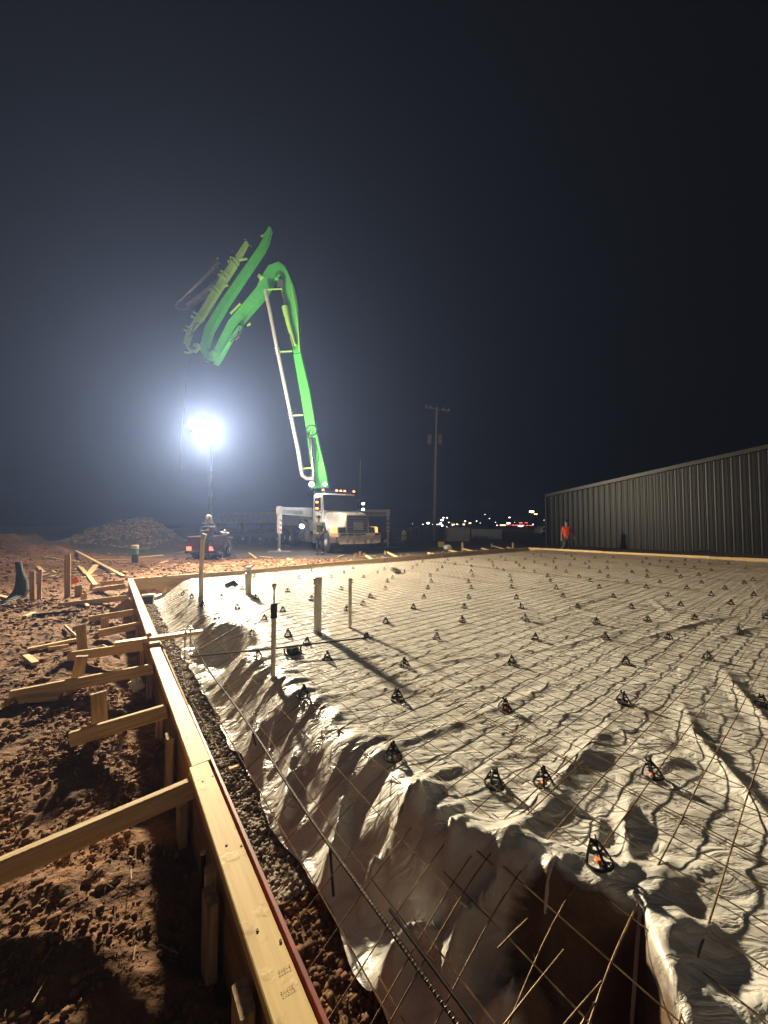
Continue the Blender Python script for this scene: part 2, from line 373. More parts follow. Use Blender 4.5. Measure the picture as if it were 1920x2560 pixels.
def thing(name, mb, m, label, cat, group=None, origin=None, kind=None):
    if origin is None:
        v = np.array(mb.v); origin = (v[:,0].mean(), v[:,1].mean(), v[:,2].min())
    return tag(mb.obj(name, m, None, origin), label, cat, group, kind)
def grid_obj(name, X, Y, Z, m, smooth=True):
    nu, nv = X.shape; me = bpy.data.meshes.new(name)
    V = np.stack([X, Y, Z], -1).reshape(-1, 3).astype(np.float32)
    i = np.arange(nu*nv).reshape(nu, nv); F = np.stack([i[:-1,:-1], i[1:,:-1], i[1:,1:], i[:-1,1:]], -1).reshape(-1, 4)
    me.vertices.add(len(V)); me.vertices.foreach_set('co', V.ravel())
    me.loops.add(F.size); me.loops.foreach_set('vertex_index', F.ravel().astype(np.int32))
    me.polygons.add(len(F)); me.polygons.foreach_set('loop_start', np.arange(0, F.size, 4, dtype=np.int32))
    me.update(calc_edges=True)
    if smooth: me.shade_smooth()
    me.materials.append(MATS[m]); o = bpy.data.objects.new(name, me); COL.objects.link(o); return o
def axis(segs):
    out = [segs[0][0]]
    for a, b, d0, d1 in segs:
        x = a; L = b-a
        while x < b-1e-6:
            x += d0+(d1-d0)*(x-a)/L; out.append(min(x, b))
    return np.array(out)

# ------------------------------------------------------------------ ground and sheeting
gx = axis([(-300,-60,60,30),(-60,-22,8,1.2),(-22,-9,.5,.12),(-9,-4,.10,.035),(-4,.2,.02,.016),(.2,3,.05,.12),(3,20,.3,.8),(20,80,2,12),(80,300,30,60)])
gy = axis([(-60,-8,20,6),(-8,-.5,2,.2),(-.5,.6,.1,.03),(.6,4.2,.018,.018),(4.2,9,.03,.06),(9,16,.07,.10),(16,26,.14,.4),(26,120,1,8),(120,420,20,60)])
GX, GY = np.meshgrid(gx, gy, indexing='ij')
gd = grid_obj('ground', GX, GY, z_ground(GX, GY), 'dirt'); tag(gd, kind='structure')
# gravel yard round the truck, a real sheet lying on the ground
px_ = axis([(-60,-20,4,1),(-20,14,.35,.35),(14,60,1,4)]); py_ = axis([(0,1,.03,.03)])
PX, T_ = np.meshgrid(px_, py_, indexing='ij')
y0 = 14.1-.1*PX+.35*fbm(PX*.8, 0*PX, 91, 3); PY = y0+(T_**2)*(70)
tag(grid_obj('gravel_yard', PX, PY, np.maximum(z_ground(PX, PY)*1.0, -5)+.012+0*PX, 'gravel'), kind='structure')

uu = axis([(-1.2,-.2,.05,.03),(-.2,2.8,.0125,.016),(2.8,9.62,.018,.045)])
tv = axis([(0,1.6,.0125,.014),(1.6,6,.016,.04),(6,16.7,.045,.07)])
UU, TV = np.meshgrid(uu, tv, indexing='ij')
VV = foot(UU)+TV*(1-.0*UU)
PXs, PYs = XY(UU, VV)
sheet = grid_obj('plastic_sheeting', PXs, PYs, z_plastic(UU, VV), 'sheeting')
tag(sheet, 'wrinkled pale plastic vapour sheeting covering the whole slab bed', 'plastic sheeting')

# brown layer over the sheeting: shade of the near hollow painted as colour
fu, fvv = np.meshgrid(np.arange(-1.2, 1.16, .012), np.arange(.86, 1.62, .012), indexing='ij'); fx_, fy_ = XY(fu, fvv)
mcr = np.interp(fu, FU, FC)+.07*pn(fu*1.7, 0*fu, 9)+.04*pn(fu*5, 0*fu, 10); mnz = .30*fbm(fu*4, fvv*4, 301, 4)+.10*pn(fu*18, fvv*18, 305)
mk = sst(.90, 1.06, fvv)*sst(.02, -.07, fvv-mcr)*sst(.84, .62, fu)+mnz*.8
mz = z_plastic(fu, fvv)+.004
shade_o = grid_obj('hollow_shade', fx_, fy_, mz, 'shade_brown')
at_ = shade_o.data.attributes.new('cover', 'FLOAT', 'POINT'); at_.data.foreach_set('value', np.clip(mk, 0, 2).astype(np.float32).ravel())
cm_ = MATS['shade_brown']; cn = cm_.node_tree.nodes; ca = cn.new('ShaderNodeAttribute'); ca.attribute_name = 'cover'
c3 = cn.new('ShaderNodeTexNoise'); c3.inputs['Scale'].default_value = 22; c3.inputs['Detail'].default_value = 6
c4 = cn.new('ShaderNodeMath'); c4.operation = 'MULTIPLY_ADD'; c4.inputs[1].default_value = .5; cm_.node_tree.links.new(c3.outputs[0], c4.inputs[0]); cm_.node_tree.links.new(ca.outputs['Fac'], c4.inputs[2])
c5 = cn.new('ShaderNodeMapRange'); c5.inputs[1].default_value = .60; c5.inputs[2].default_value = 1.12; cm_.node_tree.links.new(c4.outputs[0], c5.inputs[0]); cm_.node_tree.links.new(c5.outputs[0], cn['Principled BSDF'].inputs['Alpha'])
tag(shade_o, 'dark brown layer on the sheeting painted for the shade of the hollow', 'painted_shade', kind='stuff')
# ------------------------------------------------------------------ wire mesh sheets
def z_wire(u, v, s=0):
    z = .352+.0*u
    z = .07+.271*(1-np.log1p(np.exp(np.clip((1.10-v)/.09, -30, 30)))*.09/.52); z = np.clip(z, .03, .341)
    z = z+.010*pn(u*.5+s, v*.5, 101+s)
    return z*sst(0,1,1.0-0*u)+0
STEP = .150
def wires(mb, pts2, s, rad):
    pts2 = np.array(pts2); z = z_wire(pts2[:,0], pts2[:,1], s)
    x, y = XY(pts2[:,0], pts2[:,1])
    n = 4; m = len(x); d = np.gradient(np.stack([x, y, z], 1), axis=0); d /= np.linalg.norm(d, axis=1)[:,None]
    side = np.cross(d, (0,0,1)); up = np.cross(side, d); P = np.stack([x, y, z+rad], 1)
    V = np.stack([P+side*rad, P+up*rad, P-side*rad, P-up*rad], 1).reshape(-1, 3)
    o = len(mb.v); mb.v += V.tolist(); mb.g += V.tolist()
    mb.f += [(o+i*n+k, o+i*n+(k+1) % n, o+(i+1)*n+(k+1) % n, o+(i+1)*n+k) for i in range(m-1) for k in range(n)]
edges = [(.50, 1.95), (1.87, 4.2), (4.12, 6.4), (6.3, 8.6), (8.5, 10.8), (10.7, 13.0), (12.9, 15.2), (15.1, 17.2)]
wl = ['rusty wire mesh sheet hanging over the trench beside the left form, its ends sticking out', 'wire mesh sheet lapping the one along the left trench', 'wire mesh sheet around the two plain upright pipes, third strip from the left form',
      'fourth strip of wire mesh from the left form, middle of the slab', 'fifth strip of wire mesh from the left form', 'third strip of wire mesh back from the right form',
      'strip of wire mesh next to last before the far right form', 'strip of wire mesh lying along the bright right form']
def mesh_sheet(i, v0, v1, u0, u1, label, s, off):
    mb = MB(); rad = .0027
    k = v0+.02; vs = []
    while k < v1: vs.append(k); k += STEP
    k = u0+.03; us = []
    while k < u1: us.append(k); k += STEP
    for v in vs:
        uu_ = np.arange(u0, u1+.01, .07 if v < 3 else .16); vv_ = v+.008*pn(uu_*1.1, 0*uu_+v*7, 110+s)
        wires(mb, np.stack([uu_, vv_], 1), s, rad)
    for u in us:
        e0 = v0-(.09*random.random() if i == 0 else .02)
        vv_ = np.arange(e0, v1+.03, .07 if (u < 4 and v0 < 3) else .16); uu_ = u+.008*pn(vv_*1.1, 0*vv_+u*7, 111+s)
        wires(mb, np.stack([uu_, vv_], 1), s, rad)
    o = mb.obj('wire_mesh', 'wire', None, (*XY((u0+u1)/2, (v0+v1)/2), .3), smooth=False)
    tag(o, label, 'wire mesh', 'welded wire mesh laid over the slab bed')
for i, (v0, v1) in enumerate(edges):
    if i == 0:
        mesh_sheet(0, v0, v1, .80, 9.35, wl[0], 0, 0)
        mesh_sheet(0, v0+.03, 1.95, -1.1, .97, 'short wire mesh offcut crossing the dark hollow at the bottom of the picture', 20, 0)
    else:
        mesh_sheet(i, v0, v1, -1.1 if i < 3 else .4, 9.35, wl[i], i, 0)
# loose wire ends sticking up over the hollow
for k, (a, b, z0, z1) in enumerate([((1075,2050),(1140,1985),.36,.40),((1080,2225),(1218,2052),.32,.38),((1180,2260),(1300,2120),.36,.40),((1240,2240),(1285,2165),.36,.39)]):
    mb = MB(); p = G(*a, z0); q = G(*b, z1); m_ = (p+q)/2+np.array((.004,0,.006)); mb.tube([p, m_, q], .0024, 6)
    thing('loose_wire', mb, 'wire', ['loose bent wire pointing up at the left of the dark hollow','long golden loose wire lying over the middle of the dark hollow','loose golden wire end at the bottom edge of the picture','short loose wire beside the bottom golden wire end'][k], 'wire', 'loose wires over the dark hollow')

# rebars
def rebar(pts, r, label, name='rebar', ribs=True, m='rebar'):
    mb = MB(); mb.tube(pts, r, 8); o = thing(name, mb, m, label, 'rebar', 'reinforcing bars')
    if ribs:
        rb = MB(); P = [np.array(p) for p in pts]
        for i in range(len(P)-1):
            L = np.linalg.norm(P[i+1]-P[i]); d = (P[i+1]-P[i])/L; k = 0
            while k < L:
                rb.ring(P[i]+d*k, r, r*.16, 8, 4, d+np.array((.25,0,.3))); k += r*1.9
        WORLD[o.name] = tuple(o.location); rb.obj('rib', 'rebar_rib', o)
    return o
def edge_pts(us, v, dz=.012): 
    return [np.array((*XY(u, v+.008*math.sin(u*3)), float(z_wire(np.array([u]), np.array([v]), 0)[0])+dz)) for u in us]
rebar(edge_pts(np.arange(.2, 4.8, .15), .775), .0075, 'long ribbed black bar running along the trench under the mesh ends')
rebar(edge_pts(np.arange(.2, 1.05, .1), .80, .02), .006, 'short second bar tied to the trench bar at the bottom of the picture', ribs=False)
rebar([G(412,1418,.33), G(600,1400,.40), G(803,1376,.42)], .008, 'long black bar crossing the sheeting past the two plain upright pipes', ribs=False)
rebar([G(432,1402,.30), G(520,1350,.36), G(604,1302,.38)], .007, 'dark bar running back from the anchor plank over the far hollow', ribs=False)
p = G(716,1866,.12); mb = MB(); mb.tube([p+np.array((-.01,.02,.07)), p+np.array((0,0,-.02)), p+np.array((.012,-.02,-.11))], .006, 6); thing('rebar_pin', mb, 'rebar', 'short dark steel pin standing against the trench bar', 'steel pin')
p = G(549,1600,.12); mb = MB(); mb.tube([p+np.array((-.02,.02,.04)), p+np.array((.02,-.02,-.02))], .005, 6); thing('rebar_pin', mb, 'rebar', 'stubby dark pin on the trench bar above the gravel', 'steel pin')
for a, b, k in [((245+80,1500),(440,1660),0)]:
    pass
mb = MB(); pts = [G(x, y, z) for x, y, z in ((392,1445,-.02),(405,1500,.02),(430,1545,.0),(462,1600,.03),(487,1650,.0),(512,1690,-.03))]; mb.tube(pts, .0035, 6)
thing('loose_wire', mb, 'wire', 'pale loose wire lying on the trench gravel beside the form', 'wire', 'loose wires in the trench')

# ------------------------------------------------------------------ rebar chairs
ch_leg = MB()
def chair_mesh(kind):
    mb = MB()
    if kind == 'ring': mb.ring((0,0,.007), .056, .007, 18, 6); mb.beam((-.05,0,.006),(.05,0,.006),.006,.006); mb.beam((0,-.05,.006),(0,.05,.006),.006,.006)
    if kind == 'leg': mb.tube([(.054,0,.008),(.044,0,.035),(.026,0,.066),(.014,0,.083)], [.0065,.006,.006,.006], 6); mb.tube([(.047,.012,.02),(.047,-.012,.02)], .003, 5)
    if kind == 'saddle':
        mb.ring((0,0,.058), .026, .0045, 14, 6); mb.lathe((0,0,.072), [(.019,0),(.021,.008),(.014,.014)], 12)
        for s in (-1,1): mb.beam((s*.012,-.009,.092),(s*.012,.009,.092),.006,.026)
    if kind == 'core': mb.lathe((0,0,.008), [(.014,0),(.018,.004),(.012,.010)], 10)
    return mb
proto = empty('rebar_chair', (0,0,0), 'x', 'rebar chair')
ringo = chair_mesh('ring').obj('base_ring', 'black_plastic', proto, local=True)
chair_mesh('saddle').obj('saddle', 'black_plastic', proto, local=True)
for k in range(4):
    l_ = chair_mesh('leg').obj('leg', 'black_plastic', proto, local=True); l_.rotation_euler = (0,0,k*math.pi/2+.4)
core = chair_mesh('core').obj('core', 'orange_cap', proto, local=True)
fm = MB()
for kd in ('ring','saddle'): q = chair_mesh(kd); fm.add(q.v, q.f)
q = chair_mesh('leg')
for k in range(4):
    c, s_ = math.cos(k*math.pi/2+.4), math.sin(k*math.pi/2+.4); fm.add([(x*c-y*s_, x*s_+y*c, z) for x, y, z in q.v], q.f)
far_me = fm.obj('rebar_chair', 'black_plastic', None); far_data = far_me.data; bpy.data.objects.remove(far_me)
R1 = [(213,137),(130,178),(348,173),(436,144),(496,114),(710,122),(663,148),(570,177),(490,207),(415,255),(52,270),(215,328),(565,358),(452,403),(613,312),(730,206),(715,256),(765,178),(845,140),(902,112),(930,93),(970,75),(1022,165),(1028,206),(1005,250),(978,314),(907,388),(720,482),(1070,130),(1103,108),(1120,75),(1140,60),(1190,88),(1270,72),(1300,105),(1300,135),(1310,167),(1282,210),(1298,252),(1283,313),(1253,380),(1240,473),(1303,52),(1420,60),(1443,75),(1450,98),(1475,115),(1520,128),(1535,57),(1605,78),(1628,97),(1563,170),(1573,205),(1573,248),(1607,318),(1500,38),(18,403)]
R2 = [(35,50),(90,22),(140,28),(97,72),(27,113),(95,137),(170,93),(235,47),(225,70),(240,113),(185,165),(200,200),(243,248),(288,303),(308,18),(345,35),(310,137),(365,55),(335,90),(395,170),(470,200),(530,240),(435,82),(463,110),(465,70),(500,45),(535,138),(583,72),(583,112),(590,175),(625,42),(625,305),(385,377),(5,377),(713,90),(715,208),(750,140),(745,375),(820,72),(868,87),(848,133),(850,170),(935,208),(845,242),(845,48),(935,65),(990,108),(1012,72),(1043,133),(1075,173),(990,295),(1075,360),(1115,247),(1103,90),(1105,60),(1165,108),(1200,72),(1197,162),(1213,212),(1268,87),(1280,127),(1280,292),(1370,250),(1412,353),(1500,213),(1510,115),(1560,192),(1565,295),(1648,445),(1395,82),(1170,455),(852,462),(512,485),(35,462)]
R4 = [(695,383),(573,443),(600,325),(490,365),(515,283),(425,310),(375,275),(725,272),(798,195),(855,450),(805,440),(785,520),(805,325),(990,280),(960,398)]
chs = [((700+x/2.72)/1.1573, (1380+y/2.72)/1.1573) for x, y in R1]+[((1300+x/2.676)/1.1573, (1380+y/2.676)/1.1573) for x, y in R2]+[((300+x/2.37)/1.1573, (1360+y/2.37)/1.1573) for x, y in R4]
near = [((1295,1893),'black ring-based rebar chair with an orange core at the brink of the dark hollow'),((850,1640),'black rebar chair standing alone near the trench, casting a short shadow'),
 ((1068,1698),'left chair of the close pair above the dark hollow'),((1175,1699),'right chair of the close pair above the dark hollow, orange core showing'),
 ((1410,1680),'tilted black rebar chair right of the close pair, orange glint'),((656,1505),'black rebar chair just behind the foot shadow of the pipe with the ball on top'),
 ((858,1510),'black rebar chair where the big pipe shadow ends'),((1090,1532),'black rebar chair in mid slab with an orange glint, left of the fold junction'),
 ((1346,1518),'black rebar chair at the head of the long tent-like fold'),((1645,1523),'black rebar chair cut by the right edge of the picture, lower one'),
 ((707,1426),'black rebar chair right behind the capped cleanout box'),((874,1438),'black rebar chair right of the big pipe shadow, second row'),
 ((1106,1435),'black rebar chair one row behind the mid slab chair left of the fold junction'),((1352,1433),'black rebar chair one row behind the tent fold chair'),((1530,1425),'black rebar chair above the start of the long right fold'),
 ((558,1420),'black rebar chair left of the tall pipe with the ball on top'),((792,1380),'chair at the tip of the long black bar behind the thin upright pipe'),((663,1392),'chair beside the long black bar just left of the big capped pipe'),((622,1374),'chair behind the tall ball-topped pipe, next to the long bar'),
 ((943,1380),'black rebar chair in the third row, right of the thin pipe'),((1157,1383),'black rebar chair of the third row, below the paler worn spot'),((1308,1380),'black rebar chair of the third row, fourth from the pipes'),((1443,1380),'black rebar chair of the third row near the right folds'),((1595,1370),'black rebar chair of the third row beside the right edge')]
def place_chair(p, rz, label, grp, full, tilt=0):
    z = zpx(p[0], p[1])-.002
    if full:
        r = proto.copy(); COL.objects.link(r)
        for c in proto.children:
            if c is core and 'orange' not in label: continue
            d = c.copy(); COL.objects.link(d); d.parent = r
    else:
        r = bpy.data.objects.new('rebar_chair', far_data); COL.objects.link(r)
    r.location = (p[0], p[1], z); r.rotation_euler = (tilt*.6, tilt, rz); r.scale = (.8,)*3
    tag(r, label, 'rebar chair', grp); return r
for (xy, lb) in near:
    place_chair(G(*xy, .315), random.random()*6, lb, 'near rebar chairs', True, .22 if 'tilted' in lb or 'brink' in lb else random.uniform(-.06,.06))
for c in list(proto.children): bpy.data.objects.remove(c)
bpy.data.objects.remove(proto)
pts_ = sorted(chs, key=lambda p: -p[1]); done = []
for (x, y) in pts_:
    p = G(x, y, .315)
    u, v = UV(p)
    if v > 17.1 or u > 9.2 or any(math.hypot(p[0]-q[0], p[1]-q[1]) < .2 for q in done): continue
    done.append(p)
    if x < 600: lb, g = 'small black rebar chair on the glossy sheeting left of the tall ball-topped pipe', 'rebar chairs left of the pipes'
    elif y > 1268: lb, g = 'small black rebar chair in the middle distance right of the pipes', 'rebar chairs in the middle distance'
    elif x < 1123: lb, g = 'tiny black rebar chair in the far left half of the sheeting beyond the pipes', 'far rebar chairs to the left'
    else: lb, g = 'tiny black rebar chair on the far right of the sheeting near the bright form', 'far rebar chairs to the right'
    place_chair(p, random.random()*6, lb, g, False, random.uniform(-.05,.05))

# ------------------------------------------------------------------ forms
def P2(u, v, z): return np.array((*XY(u, v), z))
fl = empty('left_form', (*XY(3, .38), 0), 'long left edge form of plywood with a pale nail-marked plank on top', 'concrete form')
fl.name = 'concrete_form'; WORLD[fl.name] = tuple(map(float, fl.location))
def fv(u): return .372+.004*math.sin(u*1.3)
for a, b, sp in [(-1.6, 1.925, 1), (1.93, 3.98, 1), (4.14, 9.46, 1)]:
    mb = MB(); ks = np.linspace(a, b, max(2, int((b-a)/.5)))
    for i in range(len(ks)-1): pass
    mb.beam(P2(a, fv(a), .40), P2(b, fv(b)-.012, .40), .084, .038, top=True, bev=.003); mb.obj('top_plank', 'form_top', fl)
mb = MB(); mb.beam(P2(-1.6, .357, .361), P2(9.46, .349, .361), .032, .46, top=True); mb.obj('face_board', 'ply_face', fl)
mb = MB(); mb.beam(P2(-1.6, .425, .392), P2(2.6, .424, .392), .012, .30, top=True, bev=.001); mb.obj('red_painted_panel', 'red_edge', fl)
mb = MB(); mb.beam(P2(2.6, .423, .385), P2(9.46, .412, .385), .012, .28, top=True, bev=.001); mb.obj('inner_panel', 'wood_old', fl)
mb = MB()   # nail heads and faint stamped ink marks
for u in np.arange(.6, 9, .4):
    for s in (-.02, .022):
        p = P2(u+random.uniform(-.05,.05), fv(u)+s, .4005); mb.cyl(p, p+np.array((0,0,.0018)), .004, 8)
mb.obj('nail', 'rebar', fl)
mb = MB()
for (px, py, w, h) in [(612,2092,20,5),(614,2100,16,6),(618,2138,14,6),(622,2146,22,7)]:
    c = G(px, py, .4012); mb = MB()
    for k in range(5):
        q = c+np.array((.006*(k-2), .003*(k-2), 0)); mb.beam(q, q+np.array((.003,.002,0)), .0009 if k % 2 else .0016, .0005)
    mb.obj('ink_stamp', 'rebar', fl)
# outer studs (stakes) standing against the form's outer face
stakes_l = []
for k, u in enumerate([.98, 1.36, 1.95, 2.42, 2.95, 3.75, 4.6, 5.5, 6.4, 7.4, 8.4]):
    mb = MB(); top = .33-.05*(k % 3); p = P2(u, .30, top); mb.beam(P2(u, .302, -.25), p, .085, .038, up=(*B_, 0)); 
    mb.obj('stud', 'wood_old', fl)

# far form and right form
ff = empty('concrete_form', (*XY(9.7, 8), 0), 'far edge form of dull boards running from the left corner behind the sheeting', 'concrete form')
prev = [(9.44,.33),(9.40,2.5),(9.72,5.1),(9.93,7.7),(10.3,12.6),(10.05,17.35)]
for i in range(5):
    a, b = prev[i], prev[i+1]
    mb = MB(); mb.beam(P2(*a, .395), P2(b[0], b[1]-.01, .40), .04, .26, top=True); mb.obj('board', ['wood','wood','wood','wood_old','wood_old'][i], ff)
for v in np.arange(1, 17, 1.55):
    u = np.interp(v, [p[1] for p in prev], [p[0] for p in prev]); mb = MB(); h_ = random.uniform(.36,.46); mb.beam(P2(u+.045, v, -.1), P2(u+.045, v, h_), .08, .035, up=(*A_, 0)); mb.obj('stake', 'wood', ff)
fr = empty('concrete_form', (*XY(4, 17.4), 0), 'brightly lit right edge form of yellow boards below the dark metal building', 'concrete form')
pr = [(10.0,17.36),(6.5,17.38),(2.95,17.62),(1.0,18.0),(-3,18.9)]
for i in range(4):
    mb = MB(); a, b = pr[i], pr[i+1]; mb.beam(P2(*a, .395), P2(b[0]+.01, b[1], .41), .04, .30, top=True); mb.obj('board', 'wood', fr)
for u in np.arange(0, 9.8, 1.2):
    v = np.interp(-u, [-p[0] for p in pr], [p[1] for p in pr]); mb = MB(); mb.beam(P2(u, v+.04, -.1), P2(u, v+.04, .36), .08, .035, up=(*B_, 0)); mb.obj('stake', 'wood', fr)
# lump hanging over the right form
c = AT(1520, 1190, 15.2); c[2] = .43; mb = MB(); mb.tube([c+np.array((-.45,.1,-.03)), c+np.array((-.1,0,.03)), c+np.array((.2,-.1,.02)), c+np.array((.6,-.35,-.12))], [.03,.05,.05,.02], 8)
thing('dark_cloth', mb, 'navy', 'dark rag draped over the bright right form', 'cloth')

# braces: (top edge form end, outer end, z0, z1, board m, [stake base px, stake top px, width])
def stake(parent, base, top, w=.085, t=.038, m='wood_old', up=None, name='stake'):
    mb = MB(); d = nrm(np.array(top)-np.array(base)); mb.beam(np.array(base)-d*.12, top, w, t, up=up if up is not None else (*A_, 0)); return mb.obj(name, m, parent)
BR = [((420,1679,.36),(-90,1893,.30),'nearest long plank brace running off the left edge of the picture',None),
      ((360,1521,.36),(150,1582,.26),'brace with a broad upright stake in front, second from the picture bottom',((217,1600,.08),(213,1491,.34))),
      ((331,1433,.34),(22,1492,.24),'long brace reaching far left with a leaning grey stake',((162,1492,.1),(178,1414,.36))),
      ((311,1386,.34),(147,1409,.27),'brace under the anchor plank with a thin round-headed stake',((180,1417,.12),(175,1348,.42))),
      ((300,1343,.32),(212,1361,.28),'short brace with a pale upright block stake',((228,1367,.15),(226,1332,.36))),
      ((288,1316,.33),(193,1331,.26),'brace just behind the short one with a squat stake end',((219,1331,.2),(219,1323,.33))),
      ((276,1285,.35),(131,1302,.27),'long low brace in the middle distance with a small stake',((180,1307,.15),(182,1282,.40))),
      ((271,1261,.36),(200,1271,.30),'brace near the corner with a grey stake end',((199,1275,.2),(200,1263,.40))),
      ((268,1252,.36),(217,1256,.32),'farthest brace against the form corner',((224,1258,.2),(229,1244,.45)))]
for (a, b, lb, st) in BR:
    p = G(*a); q = G(*b); e = empty('form_brace', (q[0], q[1], zg(q[0], q[1])), lb, 'form brace', 'braces along the left form')
    mb = MB(); mb.beam(p, q, .036, .088, top=True); mb.obj('board', 'wood', e)
    if st:
        s0 = G(*st[0]); s1 = AT(st[1][0], st[1][1], s0[1]+.02); s0[2] = zg(s0[0], s0[1])-.02
        off = np.array((-A_[0]*.04, -A_[1]*.04, 0)); stake(e, s0+off, s1+off)
# diagonal triangle brace
e = empty('diagonal_brace', G(234,1319,.15), 'slanted brace board leaning against the form between two level braces', 'form brace')
mb = MB(); mb.beam(G(278,1291,.36), G(234,1321,.16), .036, .12, top=True); mb.obj('board', 'wood_old', e)
# stakes standing alone
def lone_stake(base, topy, w, label, lean=0, m='wood_old', two=False):
    p = G(base[0], base[1], .13); p[2] = zg(p[0], p[1]); t = AT(base[0]+lean, topy, p[1])
    mb = MB(); mb.beam(p-np.array((0,0,.1)), t, w, .04, up=(-.5,.86,0))
    if two: mb.beam(p+np.array((.10,.02,-.1)), t+np.array((.12,.02,.02)), w*.8, .04, up=(-.5,.86,0))
    return thing('wood_stake', mb, m, label, 'stake', 'stakes driven into the dirt')
lone_stake((146,1298), 1197, .09, 'tall grey-brown stake standing highest above the dirt left of the form')
lone_stake((70,1306), 1233, .07, 'stake made of two boards beside the bent black pipe', two=True)
lone_stake((170,1296), 1264, .11, 'short wide stake under the orange tag')
lone_stake((458,1962), 1875, .05, 'splintered stake end standing in the shade of the form', m='wood')
# loose timber lying about
LB = [((58,1413),(170,1389),.05,'long pale board lying level with the anchor plank on the left'),((66,1223),(95,1241),.09,'pale board leaning on the double stake'),((110,1224),(137,1229),.05,'short pale board left of the tall stake'),
      ((93,1215),(143,1217),.05,'thin grey board behind the tall stake'),((150,1217),(180,1219),.07,'board end right behind the tall stake'),((163,1209),(267,1248),.09,'long slanting plank running down to the form corner'),
      ((164,1222),(186,1246),.10,'wide plank crossing under the long slanting plank'),((188,1246),(206,1267),.09,'plank end reaching down to the near corner brace'),((207,1230),(190,1247),.13,'broad pale board tipped up in the timber heap'),
      ((198,1216),(280,1213),.05,'long thin board flat on the dirt below the gravel mound'),((180,1311),(190,1322),.05,'small bright chip of board below the tall stake'),((55,1428),(76,1444),.06,'short cut block on the dirt at the left'),
      ((47,1520),(132,1508),.10,'pale tapered board half in the long brace shadow'),((105,1407),(148,1403),.03,'thin offcut below the level board'),((5,1532),(62,1500),.02,'bare stick lying on the dirt at the left edge'),
      ((0,1297),(20,1300),.07,'board end by the bent black pipe'),((52,1345),(72,1335),.05,'cut board piece at the end of the black rod'),((222,1402),(262,1410),.02,'thin splinter board under the anchor plank brace'),
      ((140,1360),(167,1388),.02,'thin lath slanting behind the long level board'),((538,1198),(554,1209),.08,'pale board end stuck in the rubble right of the tripod'),((621,1209),(637,1221),.08,'board propped on the far form in mid picture'),
      ((345,1219),(362,1216),.12,'pale block on the rubble behind the far form'),((300,1207),(352,1203),.05,'board lying behind the pale block'),((560,1206),(590,1208),.03,'thin board lying in the rubble before the outrigger pad'),
      ((730,1208),(742,1203),.08,'small tipped board on the far form behind the sheeting')]
for a, b, w, lb in LB:
    p = G(*a, .15); q = G(*b, .15); p[2] = zg(p[0], p[1])+.05; q[2] = zg(q[0], q[1])+.045
    mb = MB(); mb.beam(p, q, w, .036, top=True); thing('loose_board', mb, 'wood', lb, 'board', 'loose timber')
# far side braces with stakes
FB = [((790,1198),(810,1210),(778,1191),'brace beside a clump of three stakes in front of the truck'),((837,1191),(864,1205),(832,1190),'brace with a stake right of the truck bumper'),((970,1187),(998,1194),None,'brace just beside the wrapped lump'),
      ((1000,1184),(1030,1191),(999,1172),'brace under a tall leaning stake beyond the far form'),((1040,1183),(1064,1189),None,'brace without a stake in the row beyond the far form'),((1062,1177),(1093,1186),(1062,1174),'wide brace topped by a short stake'),((1096,1181),(1112,1186),(1108,1172),'last short brace before the corner by the dark building'),((925,1193),(955,1200),None,'dim brace in the dark ditch right of the truck')]
for a, b, st, lb in FB:
    p = G(*a, .36); q = G(*b, .30); e = empty('form_brace', (p[0], p[1], .15), lb, 'form brace', 'braces beyond the far form')
    mb = MB(); mb.beam(p, q, .07, .07, top=True); mb.obj('board', 'wood', e)
    if st:
        t = AT(st[0], st[1], p[1]-.05); mb = MB(); mb.beam((t[0], t[1], .1), t, .09, .04, up=(0,1,0)); mb.obj('stake', 'wood', e)
        if 'clump' in lb:
            for dx in (-.25,.22): mb = MB(); mb.beam((t[0]+dx, t[1], .1), t+np.array((dx*.7,0,-.06)), .09, .04, up=(0,1,0)); mb.obj('stake', 'wood', e)

# ------------------------------------------------------------------ anchor plank over the form
ap = empty('anchor_plank', G(405,1375,0), 'pale plank laid across the form with anchor bolts hanging from its end', 'plank')
a = G(248,1391,.44); b = G(462,1362,.44)
b = G(438,1364,.44)
mb = MB(); mb.beam(a, b, .085, .036, top=False); mb.obj('board', 'form_top', ap)
mb = MB(); mb.beam(G(322,1372,.48), G(322,1372,.55), .04, .04, up=(0,1,0)); mb.obj('block', 'wood', ap)
for px, py in ((400,1371),(412,1364)):
    p = G(px, py, .44); mb = MB(); mb.tube([p+np.array((0,0,.06)), p+np.array((0,0,-.26)), p+np.array((.02,.02,-.30)), p+np.array((.06,.03,-.30))], .0075, 8); mb.obj('anchor_bolt', 'steel', ap)
    mb = MB(); mb.lathe(p+np.array((0,0,.02)), [(.018,0),(.018,.012)], 6); mb.lathe(p+np.array((0,0,-.045)), [(.018,0),(.018,.012)], 6); mb.lathe(p+np.array((0,0,-.24)), [(.018,0),(.018,.012)], 6); mb.obj('nut', 'steel', ap)
p = G(412,1364,.44); mb = MB(); mb.box(p+np.array((-.02,.0,-.18)), (.10,.05,.006)); mb.obj('plate', 'steel', ap)

